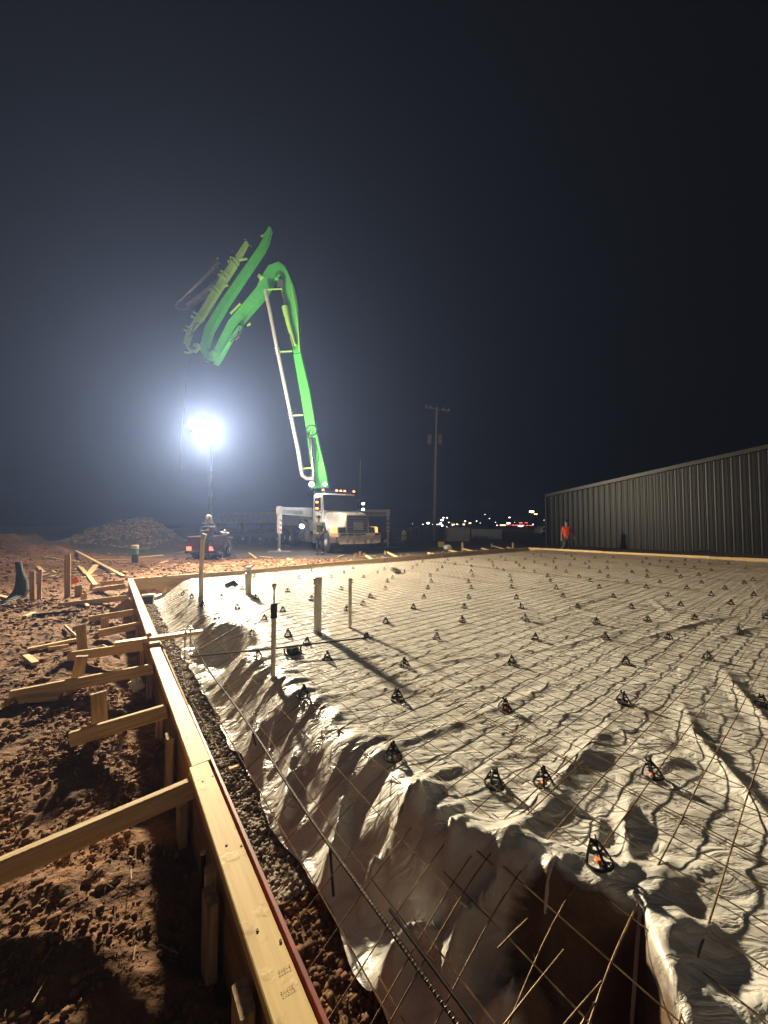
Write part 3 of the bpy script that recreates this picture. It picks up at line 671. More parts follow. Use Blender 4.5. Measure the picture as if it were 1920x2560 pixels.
# ------------------------------------------------------------------ pipes in the slab
def pipe(base, topy, r, label, m='pvc', lean=0, **k):
    p = G(base[0], base[1], .31); p[2] = zpx(p[0], p[1])-.03; t = AT(base[0]+lean, topy, p[1])
    e = empty('upright_pipe', p, label, 'pipe', 'pipes standing out of the sheeting')
    return e, p, t
e, p, t = pipe((686,1368), 1250, .04, 'thick grey upright pipe with a wide collar cap on top', lean=-3)
R_ = .044; mb = MB(); mb.lathe(p, [(R_,0),(R_,t[2]-p[2]-.06)], 24); mb.obj('tube', 'pvc', e)
mb = MB(); tt = t; mb.lathe(p+np.array((0,0,t[2]-p[2]-.062)), [(R_+.001,0),(R_+.007,.004),(R_+.007,.072),(R_,.078),(R_*.9,.080)], 24); mb.obj('cap', 'pvc', e)
e, p, t = pipe((756,1357), 1250, .02, 'slim plain upright pipe just right of the thick capped pipe', lean=-2)
mb = MB(); mb.lathe(p, [(.021,0),(.021,t[2]-p[2]),(.017,t[2]-p[2]),(.017,t[2]-p[2]-.03)], 18); mb.obj('tube', 'pvc', e)
# ball-topped
e, p, t = pipe((590,1460), 1330, .02, 'tall upright pipe with a dark coupling, thin rod and round ball on top')
mb = MB(); mb.lathe(p, [(.0195,0),(.0195,t[2]-p[2])], 18); mb.obj('tube', 'pvc', e)
t1 = AT(590, 1303, p[1]); mb = MB(); mb.lathe((p[0],p[1],t[2]-.02), [(.022,0),(.027,.002),(.027,.03),(.024,.032),(.024,.042),(.027,.044),(.027,t1[2]-t[2]+.012),(.02,t1[2]-t[2]+.02)], 18); mb.obj('coupling', 'rebar', e)
t2 = AT(590, 1268, p[1]); mb = MB(); mb.cyl((p[0],p[1],t1[2]), (p[0],p[1],t2[2]), .007, 10); mb.obj('rod', 'rust_red', e)
mb = MB(); mb.ball((p[0],p[1],t2[2]+.012), .020, 14, 10); mb.lathe((p[0],p[1],t2[2]-.02), [(.009,0),(.013,.006),(.013,.018)], 10); mb.obj('ball', 'cream', e)
# pipe with necked coupling
e, p, t = pipe((536,1283), 1243, .02, 'upright pipe with a stepped reducer top near the far form')
mb = MB(); mb.lathe(p, [(.055,0),(.055,t[2]-p[2])], 18); mb.obj('tube', 'pvc', e)
t1 = AT(535, 1228, p[1]); mb = MB(); h = t1[2]-t[2]; mb.lathe((p[0],p[1],t[2]-.03), [(.064,0),(.064,h*.55),(.04,h*.65),(.04,h*1.2),(.05,h*1.2),(.05,h*1.5),(.03,h*1.5)], 18); mb.obj('reducer', 'pvc', e)
# yellow measuring stick in a pipe
e, p, t = pipe((434,1292), 1235, .03, 'upright pipe sleeve holding a long tilted yellow stick')
mb = MB(); mb.lathe(p, [(.04,0),(.04,t[2]-p[2])], 16); mb.obj('tube', 'pvc', e)
q = AT(438, 1166, p[1]); mb = MB(); mb.beam(t-np.array((0,0,.1)), q, .065, .03, up=(0,1,0)); mb.obj('yellow_stick', 'cream', e)
mb = MB(); mb.beam(q, q+np.array((.03,0,.10)), .07, .05, up=(0,1,0)); mb.obj('stick_head', 'light_cloth', e)
# stubs
p = G(850,1238,.31); mb = MB(); a = p+np.array((-.06,-.10,.12)); mb.tube([a, p+np.array((.16,.04,.03))], .06, 16, cap=True); o = thing('pipe_stub', mb, 'pvc', 'short pale pipe lying tipped on the far sheeting with a black mouth', 'pipe stub')
WORLD[o.name] = tuple(o.location); d = nrm(a-(p+np.array((.16,.04,.03)))); mb = MB(); mb.cyl(a+d*.002, a+d*.012, .052, 16); mb.obj('mouth', 'black_plastic', o)
p = G(500,1270,.31); mb = MB(); mb.tube([p+np.array((-.12,.02,.04)), p+np.array((.04,0,.10)), p+np.array((.12,-.03,.05))], [.045,.06,.04], 12); thing('pipe_stub', mb, 'black_plastic', 'black elbow stub lying on the glossy sheeting near the far left corner', 'pipe stub')
# clean-out box
def cleanout(px, py, s, label):
    p = G(px, py, .31); p[2] = zpx(p[0], p[1]) if UV(p)[1] > .8 else zg(p[0], p[1])
    e = empty('cleanout_box', p, label, 'cleanout')
    mb = MB(); mb.lathe(p, [(.085*s,0),(.088*s,.012),(.062*s,.016),(.058*s,.055*s)], 22); mb.obj('body', 'black_plastic', e)
    for k in range(4):
        a = k*math.pi/2+.5; q = p+np.array((math.cos(a)*.078*s, math.sin(a)*.078*s, .0)); mb = MB(); mb.tube([q, q+np.array((0,0,.05*s))], .008*s, 8); mb.tube([q+np.array((0,0,.045*s)), q+np.array((0,0,.052*s))], .014*s, 8); mb.obj('screw_post', 'black_plastic', e)
    mb = MB(); mb.lathe(p+np.array((0,0,.055*s)), [(.056*s,0),(.06*s,.003),(.06*s,.018*s),(.054*s,.022*s)], 22); mb.obj('lid', 'sack', e)
cleanout(632, 1412, 1.0, 'black cleanout fitting with a pale round lid beside the tall ball-topped pipe')
p = G(320,1302,.12); e = empty('cleanout_box', p, 'black box with a white cap in the trench near the far left form corner', 'cleanout')
mb = MB(); mb.box(p+np.array((0,0,.05)), (.17,.13,.14), .4); mb.obj('body', 'black_plastic', e); mb = MB(); mb.box(p+np.array((0,0,.14)), (.20,.15,.03), .4); mb.obj('cap', 'light_cloth', e)
# pins behind the form
for px, py, z, lb in ((439,1843,.22,'white-headed steel pin in the shade of the form near the picture bottom'),(366,1613,.25,'white-headed steel pin behind the form by the second brace')):
    p = G(px, py, z); e = empty('form_pin', (p[0],p[1],0), lb, 'steel pin'); mb = MB(); mb.cyl((p[0],p[1],-.1), p, .008, 10); mb.obj('shaft', 'rebar', e); mb = MB(); mb.lathe(p, [(.012,0),(.013,.003),(.011,.006)], 12); mb.obj('head', 'stripe_white', e)
# crumpled clear wrapper, small bits
p = G(293,1491,.12); mb = MB(); r0 = np.random.RandomState(3)
mb.ball((0,0,0), .055, 12, 9, (1,.7,.9)); mb.v = [tuple(np.array(q)*(1+.45*r0.randn()*.6)+p+np.array((0,0,.05))) for q in mb.v]; thing('crumpled_wrapper', mb, 'clear_film', 'crumpled clear plastic wrapper on the dirt beside the form', 'wrapper')
p = G(587,1768,-.03); mb = MB(); mb.ball((0,0,0), .018, 10, 8, (1.3,.9,.9)); mb.v = [tuple(np.array(q)*(1+.25*r0.randn())+p+np.array((0,0,.015))) for q in mb.v]; thing('plastic_scrap', mb, 'clear_film', 'tiny crumpled scrap at the foot of the sheeting', 'wrapper')
p = G(583,1917-0,.0); p = G(583-0,1650+0,-.04); p = G(582,1654,-.02); mb = MB(); mb.box(G(583,1650,-.03), (.06,.03,.012), .8); 
mb2 = MB(); mb2.box(G((440+360/2.5136)/1.1573, (1600+803/2.5136)/1.1573, -.02), (.07,.03,.014), .6); thing('wood_chip', mb2, 'wood', 'small orange-brown wood chip on the trench gravel beside the form', 'wood chip')
# orange survey tag
p = G(164,1262,.25); t = AT(164,1256,p[1]); e = empty('survey_marker', (p[0],p[1],zg(p[0],p[1])), 'bright orange square tag on a thin lath in the timber heap', 'survey marker')
mb = MB(); mb.beam((p[0],p[1],zg(p[0],p[1])-.05), t+np.array((0,0,.04)), .02, .01, up=(0,1,0)); mb.obj('lath', 'wood_old', e)
mb = MB(); mb.beam(t+np.array((-.08,-.05,-.0)), t+np.array((.08,-.03,.05)), .012, .13); mb.obj('tag', 'orange_cap', e)
# bent black pipe
p = G(46,1300,.12); Y = p[1]
mb = MB(); pts = [AT(39,1215,Y), AT(43,1235,Y), AT(47,1256,Y), AT(46,1276,Y), AT(35,1293,Y-.1), AT(10,1315,Y-.5), AT(-15,1322,Y-.8)]
mb.tube(pts, [.045,.05,.085,.10,.11,.11,.09], 12); o = thing('bent_pipe', mb, 'rubber', 'black bent corrugated pipe rising out of the dirt at the left edge', 'drain pipe')
WORLD[o.name] = tuple(o.location); rb = MB()
for i in range(len(pts)-1):
    for k in range(6):
        c = pts[i]+(pts[i+1]-pts[i])*k/6; rb.ring(c, [.045,.05,.085,.10,.11,.11,.09][i]*(1-k/6)+[.045,.05,.085,.10,.11,.11,.09][i+1]*k/6, .007, 12, 5, pts[i+1]-pts[i])
rb.obj('rib', 'rubber', o)
p, q = G(70,1336,.17), G(171,1329,.17); p[2] = zg(p[0],p[1])+.03; q[2] = zg(q[0],q[1])+.03
mb = MB(); mb.tube([p, q], .018, 10); thing('black_rod', mb, 'black_plastic', 'straight black rod lying on the dirt left of the form', 'rod')
# capped standpipe
p = G(291,1216,.2); p[2] = zg(p[0],p[1]); tm, tg = AT(291,1190,p[1]), AT(291,1181,p[1]); e = empty('standpipe', p, 'dark standpipe with a green band and a cream cap before the gravel mound', 'pipe')
mb = MB(); mb.lathe(p-np.array((0,0,.1)), [(.10,0),(.10,tg[2]-p[2])], 20); mb.obj('tube', 'dark_paint', e)
mb = MB(); mb.lathe((p[0],p[1],tm[2]-.12), [(.105,0),(.105,.2)], 20); mb.obj('green_band', 'green_tape', e)
mb = MB(); mb.lathe((p[0],p[1],tm[2]+.08), [(.12,0),(.12,.12),(.10,.13)], 20); mb.obj('cap', 'cream', e)

# ------------------------------------------------------------------ dirt clods, gravel, straw (stuff)
PHI = (1+5**.5)/2
ICO_V = np.array([(-1,PHI,0),(1,PHI,0),(-1,-PHI,0),(1,-PHI,0),(0,-1,PHI),(0,1,PHI),(0,-1,-PHI),(0,1,-PHI),(PHI,0,-1),(PHI,0,1),(-PHI,0,-1),(-PHI,0,1)])/1.9
ICO_F = np.array([(0,11,5),(0,5,1),(0,1,7),(0,7,10),(0,10,11),(1,5,9),(5,11,4),(11,10,2),(10,7,6),(7,1,8),(3,9,4),(3,4,2),(3,2,6),(3,6,8),(3,8,9),(4,9,5),(2,4,11),(6,2,10),(8,6,7),(9,8,1)])
def scatter(name, pts, sizes, m, label, seed):
    r = np.random.RandomState(seed); n = len(pts)
    V = ICO_V[None]*(1+.38*r.randn(n, 12, 1).clip(-1, 1)*.8)*sizes[:,None,None]*(np.array((1,1,.7))+.25*r.randn(n, 1, 3).clip(-1,1))
    a = r.rand(n)*6.28; c, s = np.cos(a)[:,None], np.sin(a)[:,None]
    X = V[:,:,0]*c-V[:,:,1]*s; Y = V[:,:,0]*s+V[:,:,1]*c
    V = np.stack([X, Y, V[:,:,2]], -1)+pts[:,None,:]
    F = (ICO_F[None]+np.arange(n)[:,None,None]*12).reshape(-1, 3)
    me = bpy.data.meshes.new(name); me.vertices.add(n*12); me.vertices.foreach_set('co', V.ravel().astype(np.float32))
    me.loops.add(F.size); me.loops.foreach_set('vertex_index', F.ravel().astype(np.int32)); me.polygons.add(len(F)); me.polygons.foreach_set('loop_start', np.arange(0, F.size, 3, dtype=np.int32)); me.update(calc_edges=True)
    me.materials.append(MATS[m]); o = bpy.data.objects.new(name, me); COL.objects.link(o); return tag(o, label, name.replace('_', ' '), kind='stuff')
rs = np.random.RandomState(11)
def rnd(n, x0, x1, y0, y1): return rs.uniform(x0, x1, n), rs.uniform(y0, y1, n)
xs, ys = [], []
for n, b in ((34000,(-2.6,-.2,.55,3.2)),(17000,(-6.5,-1,2,6.5)),(15000,(-13,-4,5,13.5)),(6000,(-8,4,9.5,15)),(1500,(-19,-11,12,22))):
    x, y = rnd(n, *b); xs.append(x); ys.append(y)
x = np.concatenate(xs); y = np.concatenate(ys); u, v = UV((x, y)); dens = fbm(x*1.6, y*1.6, 120, 3)
k = ((v < .30) | (u > 9.85)) & (dens+.45*rs.rand(len(dens)) > .0) & (y+.1*x < 14.4+1.5*(x < -11)*3)
x, y = x[k], y[k]; r = np.hypot(x, y); sz = (.0020+.010*rs.rand(len(x))**7)*(1+.25*r)
scatter('dirt_clods', np.stack([x, y, z_ground(x, y)+sz*.25], 1), sz, 'clod', 'loose red-brown dirt clods strewn over the ground', 5)
u = rs.uniform(.4, 1.9, 2600); v = .43+rs.rand(2600)*.40; x, y = XY(u, v); sz = .006+.012*rs.rand(len(x))**3
scatter('trench_dirt', np.stack([x, y, z_ground(x, y)+sz*.3], 1), sz, 'clod', 'brown crumbs of soil in the trench between form and sheeting', 6)
u = 1.5+7.4*rs.rand(9000)**1.5; v = .44+rs.rand(9000)*(.30+.05); x, y = XY(u, v); sz = (.007+.008*rs.rand(len(x))**2)*(1+.05*u)
scatter('trench_gravel', np.stack([x, y, z_ground(x, y)+sz*.5+.012*sst(1.5, 2.4, u)], 1), sz, 'stone', 'grey gravel filling the trench along the form', 7)
x, y = rnd(9000, -18.6, -12, 17.8, 21.8); sz = .02+.05*rs.rand(len(x))**3
scatter('mound_stones', np.stack([x, y, z_ground(x, y)+sz*.2], 1), sz, 'stone', 'grey stones over the gravel mound', 8)
mb = MB()
for i in range(420):
    if i < 260: x_, y_ = rs.uniform(-2.2,-.25), rs.uniform(.6,3)
    else: x_, y_ = rs.uniform(-6,-1), rs.uniform(2.5,6.5)
    u_, v_ = UV((x_, y_))
    if v_ > .28: continue
    a = rs.rand()*6.28; L = (.015+.06*rs.rand()**2); z_ = zg(x_, y_)+.010; d = np.array((math.cos(a), math.sin(a), .25*rs.randn()))*L; p = np.array((x_, y_, z_))
    mb.beam(p, p+d, .0022+.002*rs.rand(), .0015)
o = mb.obj('straw', 'straw_mat', None, smooth=False); tag(o, 'dry straw and wood slivers scattered on the near dirt', 'straw', kind='stuff')
# rubble planks and chips behind the far form
mb = MB()
for i in range(170):
    x_, y_ = rs.uniform(-9.5,3.5), 0; y_ = 10.2+.62*(x_+5)+rs.uniform(.2,2.6); 
    if y_ < 9: y_ = rs.uniform(9,11)
    u_, v_ = UV((x_, y_))
    if u_ < 9.95: continue
    a = rs.rand()*3.14; L = .06+.25*rs.rand()**2; d = np.array((math.cos(a), math.sin(a), .1*rs.randn()))*L; p = np.array((x_, y_, zg(x_, y_)+.02)); mb.beam(p, p+d, .03+.04*rs.rand(), .015)
o = mb.obj('wood_chips', 'wood', None, smooth=False); tag(o, 'scraps and splinters of timber in the rubble beyond the far form', 'wood chips', kind='stuff')
# ------------------------------------------------------------------ light tower
def point_light(name, loc, w, col, r=.15, parent=None, spot=None, aim=None):
    d = bpy.data.lights.new(name, 'SPOT' if spot else 'POINT'); d.energy = w; d.color = col; d.shadow_soft_size = r
    if spot: d.spot_size = spot; d.spot_blend = .5
    o = bpy.data.objects.new(name, d); COL.objects.link(o); o.location = loc
    if aim is not None: o.rotation_euler = (Vector(aim)-Vector(loc)).to_track_quat('-Z', 'Y').to_euler()
    if parent is not None: o.parent = parent; o.location = Vector(loc)-Vector(WORLD[parent.name])
    return o
WL = np.array(WORK_LIGHT); base = np.array((WL[0], 15.1, zg(WL[0], 15.1)))
lt = empty('light_tower', base, 'trailer light tower with blazing floodlights on a tall mast behind the man with the remote', 'light tower')
mb = MB(); mb.box(base+np.array((.05,0,.62)), (1.15,1.5,.62), 0, .04); mb.obj('body', 'rust_red', lt)
mb = MB(); mb.box(base+np.array((.05,0,.28)), (1.25,1.6,.10)); mb.beam(base+np.array((.05,-.8,.28)), base+np.array((.05,-1.5,.30)), .08, .08); mb.obj('chassis', 'dark_paint', lt)
for s in (-1,1):
    c = base+np.array((.05+s*.68,.1,.28)); mb = MB(); mb.lathe(c-np.array((.08,0,0)), [(.2,0),(.27,.02),(.28,.14),(.2,.16)], 22, (1,0,0)); w_ = mb.obj('wheel', 'rubber', lt)
    WORLD[w_.name] = WORLD[lt.name]; mb = MB(); mb.lathe(c-np.array((.09,0,0)), [(.14,0),(.14,.18)], 16, (1,0,0)); mb.obj('rim', 'white_paint', w_)
    mb = MB(); mb.box(base+np.array((.05+s*.46,-.80,.42)), (.17,.05,.15)); mb.obj('tail_light', 'tail_red', lt)
    mb = MB(); mb.tube([base+np.array((.05+s*.5,-.7,.30)), base+np.array((.05+s*.95,-.9,.26)), base+np.array((.05+s*.95,-.9,.0))], .03, 8); mb.box(base+np.array((.05+s*.95,-.9,.02)), (.22,.22,.02)); mb.obj('outrigger', 'steel', lt)
mb = MB(); mb.beam(base+np.array((0,.1,.9)), base+np.array((0,.1,2.6)), .12, .12, up=(0,1,0)); mb.beam(base+np.array((0,.1,2.5)), (WL[0],15.2,3.9), .09, .09, up=(0,1,0)); mb.beam((WL[0],15.2,3.8), (WL[0],15.2,5.3), .045, .045, up=(0,1,0)); mb.obj('mast', 'mast_dimmed', lt)  # near-black colour put in to cancel the close lamp's light on the mast
mb = MB(); mb.beam((WL[0]-.62,14.75,5.22),(WL[0]+.62,14.75,5.22),.05,.05); mb.beam((WL[0]-.3,14.75,5.85),(WL[0]+.3,14.75,5.85),.04,.04); mb.beam((WL[0],14.75,5.1),(WL[0],14.75,5.9),.05,.05,up=(0,1,0)); mb.beam((WL[0],15.2,5.22),(WL[0],14.7,5.22),.05,.05); mb.obj('crossbar', 'steel', lt)
for dx, dz in ((-.40,.32),(.10,.22),(-.22,-.16),(.34,-.26)):
    c = WL+np.array((dx,0,dz)); mb = MB(); ax = nrm((.35,-1,-.35))
    mb.lathe(c+ax*.02, [(.05,-.22),(.12,-.18),(.24,-.02),(.25,.0),(.235,.0)], 20, ax); h = mb.obj('lamp_head', 'steel', lt); WORLD[h.name] = WORLD[lt.name]
    mb = MB(); mb.lathe(c+ax*.012, [(.23,0),(.20,.02),(.1,.035),(.02,.04)], 20, ax); mb.obj('lens', 'lamp_white', h)
LP_ = WL+nrm((.35,-1,-.35))*.32
point_light('work_light', LP_, LIGHT_W, (1,.83,.56), .34, lt, spot=math.radians(140), aim=(7.5,2.6,1.5)); lt.children[-1].data.spot_blend = 1.0
point_light('work_light_side', LP_+np.array((0,.02,.02)), LIGHT_W*.11, (1,.83,.56), .34, lt)
point_light('work_light_up', LP_+np.array((.2,.5,.5)), LIGHT_W*.22, (1,.88,.66), .2, lt, spot=math.radians(100), aim=(-4.2,20.4,9.5))

# ------------------------------------------------------------------ pump truck
TL = np.array((-1.8, 17.8, .20)); TR = math.radians(-60)
truck = empty('concrete_pump_truck', TL, 'white-cabbed concrete pump truck with a tall green folding boom raised behind the cab', 'pump truck', rz=TR)
c_, s_ = math.cos(-TR), math.sin(-TR)
def L(p): d = np.array(p, float)-TL; return np.array((d[0]*c_-d[1]*s_, d[0]*s_+d[1]*c_, d[2]))
def TP(name, mb, m, parent=None):
    return mb.obj(name, m, parent or truck, (0,0,0), local=True)
def bb(x0, x1, y0, y1, z0, z1, bev=.02, mb=None):
    return (mb or MB()).beam((x0,(y0+y1)/2,(z0+z1)/2), (x1,(y0+y1)/2,(z0+z1)/2), y1-y0, z1-z0, bev=bev)
TP('frame', bb(-9.5,1.0,-.45,.45,.6,.9,mb=bb(-9.5,-2.6,-1.0,1.0,.9,1.05)), 'dark_paint')
def loft(mb, secs):   # list of (x, halfwidth bottom, halfwidth top, z0, z1, topcrown)
    vs = []
    for x, wb, wt, z0, z1 in secs:
        vs += [(x,-wb,z0),(x,-wb,(z0+z1)/2+.1),(x,-wt,z1-.08),(x,-wt+.12,z1),(x,wt-.12,z1),(x,wt,z1-.08),(x,wb,(z0+z1)/2+.1),(x,wb,z0)]
    n = 8; m = len(secs); fs = [(i*n+k, i*n+(k+1) % n, (i+1)*n+(k+1) % n, (i+1)*n+k) for i in range(m-1) for k in range(n)]
    fs += [tuple(range(n-1,-1,-1)), tuple(range((m-1)*n, m*n))]
    return mb.add(vs, fs)
mb = MB(); loft(mb, [(1.04,.58,.50,.95,1.80),(.99,.66,.56,.95,1.88),(.8,.72,.60,.95,1.95),(.2,.80,.66,.95,2.02),(-.5,.90,.74,.95,2.07),(-1.0,.96,.80,.95,2.09)]); hd_ = TP('hood', mb, 'white_paint'); bv = hd_.modifiers.new('bevel', 'BEVEL'); bv.width = .06; bv.segments = 3
mb = MB()
for s in (-1,1):   # fenders: arcs
    for i in range(9):
        a0, a1 = math.pi*(i/9), math.pi*((i+1)/9); r = .66
        mb.beam((.0+r*math.cos(a0), s*.93, .52+r*math.sin(a0)), (.0+r*math.cos(a1), s*.93, .52+r*math.sin(a1)), .55, .05, up=(math.cos(a0),0,math.sin(a0)+.01))
TP('fender', mb, 'white_paint')
mb = MB(); mb.prism([(-1.0,.85),(-2.55,.85),(-2.55,3.0),(-2.35,3.1),(-1.35,3.06),(-1.12,2.95),(-.98,2.12)], -1.0, 1.0); cabo = TP('cab', mb, 'white_paint'); bv = cabo.modifiers.new('bevel', 'BEVEL'); bv.width = .10; bv.segments = 3
mb = MB(); mb.prism([(-.96,2.14),(-1.10,2.96),(-1.06,2.96),(-.92,2.14)], -.955, .955); TP('windshield', mb, 'glass_dark')
for s in (-1,1):
    mb = MB(); mb.prism([(-1.22,2.12),(-2.15,2.12),(-2.15,2.82),(-1.32,2.82)], s*1.002, s*1.018); d_ = TP('side_window', mb, 'glass_dark')
    mb = MB(); mb.beam((-1.17,s*1.01,.95),(-1.17,s*1.01,2.1),.012,.02,up=(1,0,0)); mb.beam((-2.22,s*1.01,.95),(-2.22,s*1.01,2.9),.012,.02,up=(1,0,0)); bb(-2.1,-1.9,min(s*1.0,s*1.04),max(s*1.0,s*1.04),1.85,1.89,mb=mb); TP('door_trim', mb, 'dark_paint')
    mb = MB(); mb.tube([(-1.15,s*1.0,2.75),(-1.0,s*1.32,2.7),(-1.0,s*1.32,2.1),(-1.15,s*1.0,2.0)], .018, 6); bb(-1.08,-.98,s*1.32-.1,s*1.32+.1,2.15,2.62,mb=mb); TP('mirror', mb, 'chrome' if s>0 else 'dark_paint')
    mb = MB(); bb(-.985,-.965,s*1.32-.07,s*1.32+.07,2.50,2.58,mb=mb); bb(-.985,-.965,s*1.32-.07,s*1.32+.07,2.18,2.26,mb=mb); TP('marker_lamp', mb, 'amber' if s<0 else 'truck_lamp')
    mb = MB(); mb.prism([(.62,1.02),(.92,1.0),(.88,1.26),(.55,1.30)], *sorted((s*.98,s*1.20))); TP('turn_signal', mb, 'amber_turn')
    mb = MB(); mb.prism([(.90,1.0),(1.06,1.0),(1.02,1.24),(.86,1.26)], *sorted((s*.62,s*.96))); TP('headlight', mb, 'glass_dark')
    mb = MB(); mb.prism([(.93,.96),(1.08,.96),(1.03,1.28),(.88,1.30)], *sorted((s*.60,s*.62))); mb.prism([(.93,1.265),(1.04,1.265),(1.03,1.29),(.92,1.29)], *sorted((s*.62,s*.98))); TP('headlight_trim', mb, 'chrome')
    mb = MB(); bb(-2.2,-1.1,min(s*.98,s*1.16),max(s*.98,s*1.16),.40,.46,mb=mb); bb(-2.2,-1.1,min(s*.98,s*1.14),max(s*.98,s*1.14),.72,.77,mb=mb); mb.tube([(-2.1,s*1.1,.42),(-2.1,s*1.1,.9)], .02, 6); TP('step', mb, 'steel')
    mb = MB(); mb.cyl((-2.6,s*.9,.8),(-2.6,s*.9,3.2),.07,14); mb.tube([(-2.6,s*.9,3.2),(-2.72,s*.9,3.4)],.07,14); TP('exhaust_stack', mb, 'chrome')
    mb = MB()
    for k in range(4): mb.beam((-.28,s*.915,1.72+k*.055),(-.62,s*.925,1.72+k*.055),.02,.02)
    TP('air_vent', mb, 'chrome')
mb = MB(); bb(1.03,1.06,-.56,.56,.98,1.82,.004,mb=mb); TP('grille', mb, 'dark_paint')
mb = MB(); bb(1.06,1.075,-.58,-.54,.98,1.84,.004,mb=mb); bb(1.06,1.075,.54,.58,.98,1.84,.004,mb=mb); bb(1.06,1.075,-.54,.54,1.80,1.84,.004,mb=mb)
for k in range(7): bb(1.06,1.07,-.53,.53,1.04+k*.105,1.055+k*.105,.003,mb=mb)
TP('grille_bars', mb, 'steel')
TP('grille_plate', bb(1.075,1.085,-.22,.30,1.12,1.52,.003), 'grey_paint')
mb = MB(); bb(1.10,1.30,-1.10,1.10,.48,.88,.05,mb=mb); TP('bumper', mb, 'chrome')
mb = MB()
for y in (-.62,-.3,.3,.62): mb.beam((1.33,y,.50),(1.33,y,1.02),.05,.07,up=(0,1,0))
mb.beam((1.33,-1.08,.98),(1.33,1.08,.98),.05,.05); mb.beam((1.33,-1.08,.70),(1.33,1.08,.70),.04,.04); mb.beam((1.33,-1.08,.52),(1.33,-1.08,1.0),.05,.05,up=(0,1,0)); mb.beam((1.33,1.08,.52),(1.33,1.08,1.0),.05,.05,up=(0,1,0)); TP('bull_bar', mb, 'steel')
pl = TP('licence_plate', bb(1.36,1.368,-.05,.25,.60,.75,.002), 'stripe_white')
mb = MB()
for k in range(6): bb(1.368,1.370,-.02+k*.042,.0+k*.042,.65,.70,.0005,mb=mb)
TP('plate_characters', mb, 'navy', pl)
mb = MB(); mb.lathe((1.0,0,1.93), [(.03,0),(.02,.05),(.03,.09),(.0,.10)], 10); TP('hood_ornament', mb, 'chrome')
mb = MB(); mb.beam((-1.2,-.95,3.16),(-1.2,.95,3.16),.05,.03); TP('light_rail', mb, 'chrome')
for y in (-.92,-.14,.09,.32,.86):
    mb = MB(); mb.lathe((-1.2,y,3.175), [(.055,0),(.06,.03),(.04,.075),(.0,.08)], 12); TP('cab_lamp', mb, 'amber')
mb = MB(); mb.tube([(-1.3,1.28,2.3),(-1.3,1.30,5.0)], .012, 6); TP('antenna', mb, 'steel')
def wheel(x, y, r=.52, w=.30, m='rubber'):
    s = 1 if y > 0 else -1
    mb = MB(); mb.lathe((x,y-w/2,r), [(r*.58,0),(r*.9,0),(r,.04),(r,w-.04),(r*.9,w),(r*.58,w)], 30, (0,1,0)); t = TP('wheel', mb, m)
    mb = MB()
    for k in range(30):
        a = 2*math.pi*k/30; mb.beam((x+r*.985*math.cos(a),y-w/2+.03,r+r*.985*math.sin(a)),(x+r*.985*math.cos(a+.1),y+w/2-.03,r+r*.985*math.sin(a+.1)),.035,.03,up=(math.cos(a),0,math.sin(a)))
    TP('tread', mb, 'rubber', t)
    mb = MB(); yy = y+s*w/2; mb.lathe((x,yy-s*.06,r), [(r*.56,0),(r*.5,s*.03),(r*.3,s*.02),(r*.28,s*.10),(r*.16,s*.13),(.02,s*.13)], 24, (0,1,0)); 
    for k in range(8): a = k*math.pi/4; mb.cyl((x+.2*r/.52*math.cos(a)*1.0,yy-s*.04,r+.2*math.sin(a)),(x+.2*math.cos(a),yy+s*.02,r+.2*math.sin(a)),.018,6)
    TP('rim', mb, 'white_paint', t)
wheel(0,-1.02); wheel(0,1.02)
for x in (-6.4,-7.7):
    for y in (-.95,.95): wheel(x,y,.52,.5)
# body behind the cab
mb = MB(); mb.lathe((-3.3,0,1.0), [(.75,0),(.75,.5),(.55,.6),(.5,1.6),(.62,1.65),(.62,1.9)], 24); TP('turret', mb, 'green_paint')
TP('deck', bb(-9.4,-4.2,-1.15,1.15,1.05,1.35), 'dark_paint')
mb = MB(); mb.prism([(-4.3,1.35),(-8.8,1.35),(-8.8,1.9),(-7.2,2.1),(-4.6,2.45),(-4.3,2.3)], -1.15, 1.15); TP('side_panel', mb, 'grey_paint')
mb = MB(); mb.lathe((-3.0,-.98,.75), [(.0,0),(.32,.02),(.34,.05),(.34,1.2),(.32,1.23),(0,1.25)], 24, (-1,0,0)); TP('fuel_tank', mb, 'steel')
mb = MB(); bb(-4.1,-2.7,-1.2,-.5,1.05,1.65,mb=mb); bb(-4.05,-3.3,-1.22,-.5,1.7,2.2,mb=mb); TP('tool_box', mb, 'grey_paint')
mb = MB()
for k in range(3): mb.ring((-3.15,-1.235,1.55-k*.12+.3), .045, .014, 12, 5, (0,1,0))
for k in range(4): mb.tube([(-3.7-k*.1,-1.22,1.9),(-3.72-k*.1,-1.3,1.7),(-3.68-k*.1,-1.3,1.4),(-3.7-k*.1,-1.22,1.2)], .018, 6)
TP('hydraulic_hose', mb, 'black_plastic')
mb = MB(); mb.lathe((-9.6,0,.9), [(.35,0),(.75,.5),(.8,.6)], 4); TP('hopper', mb, 'grey_paint')
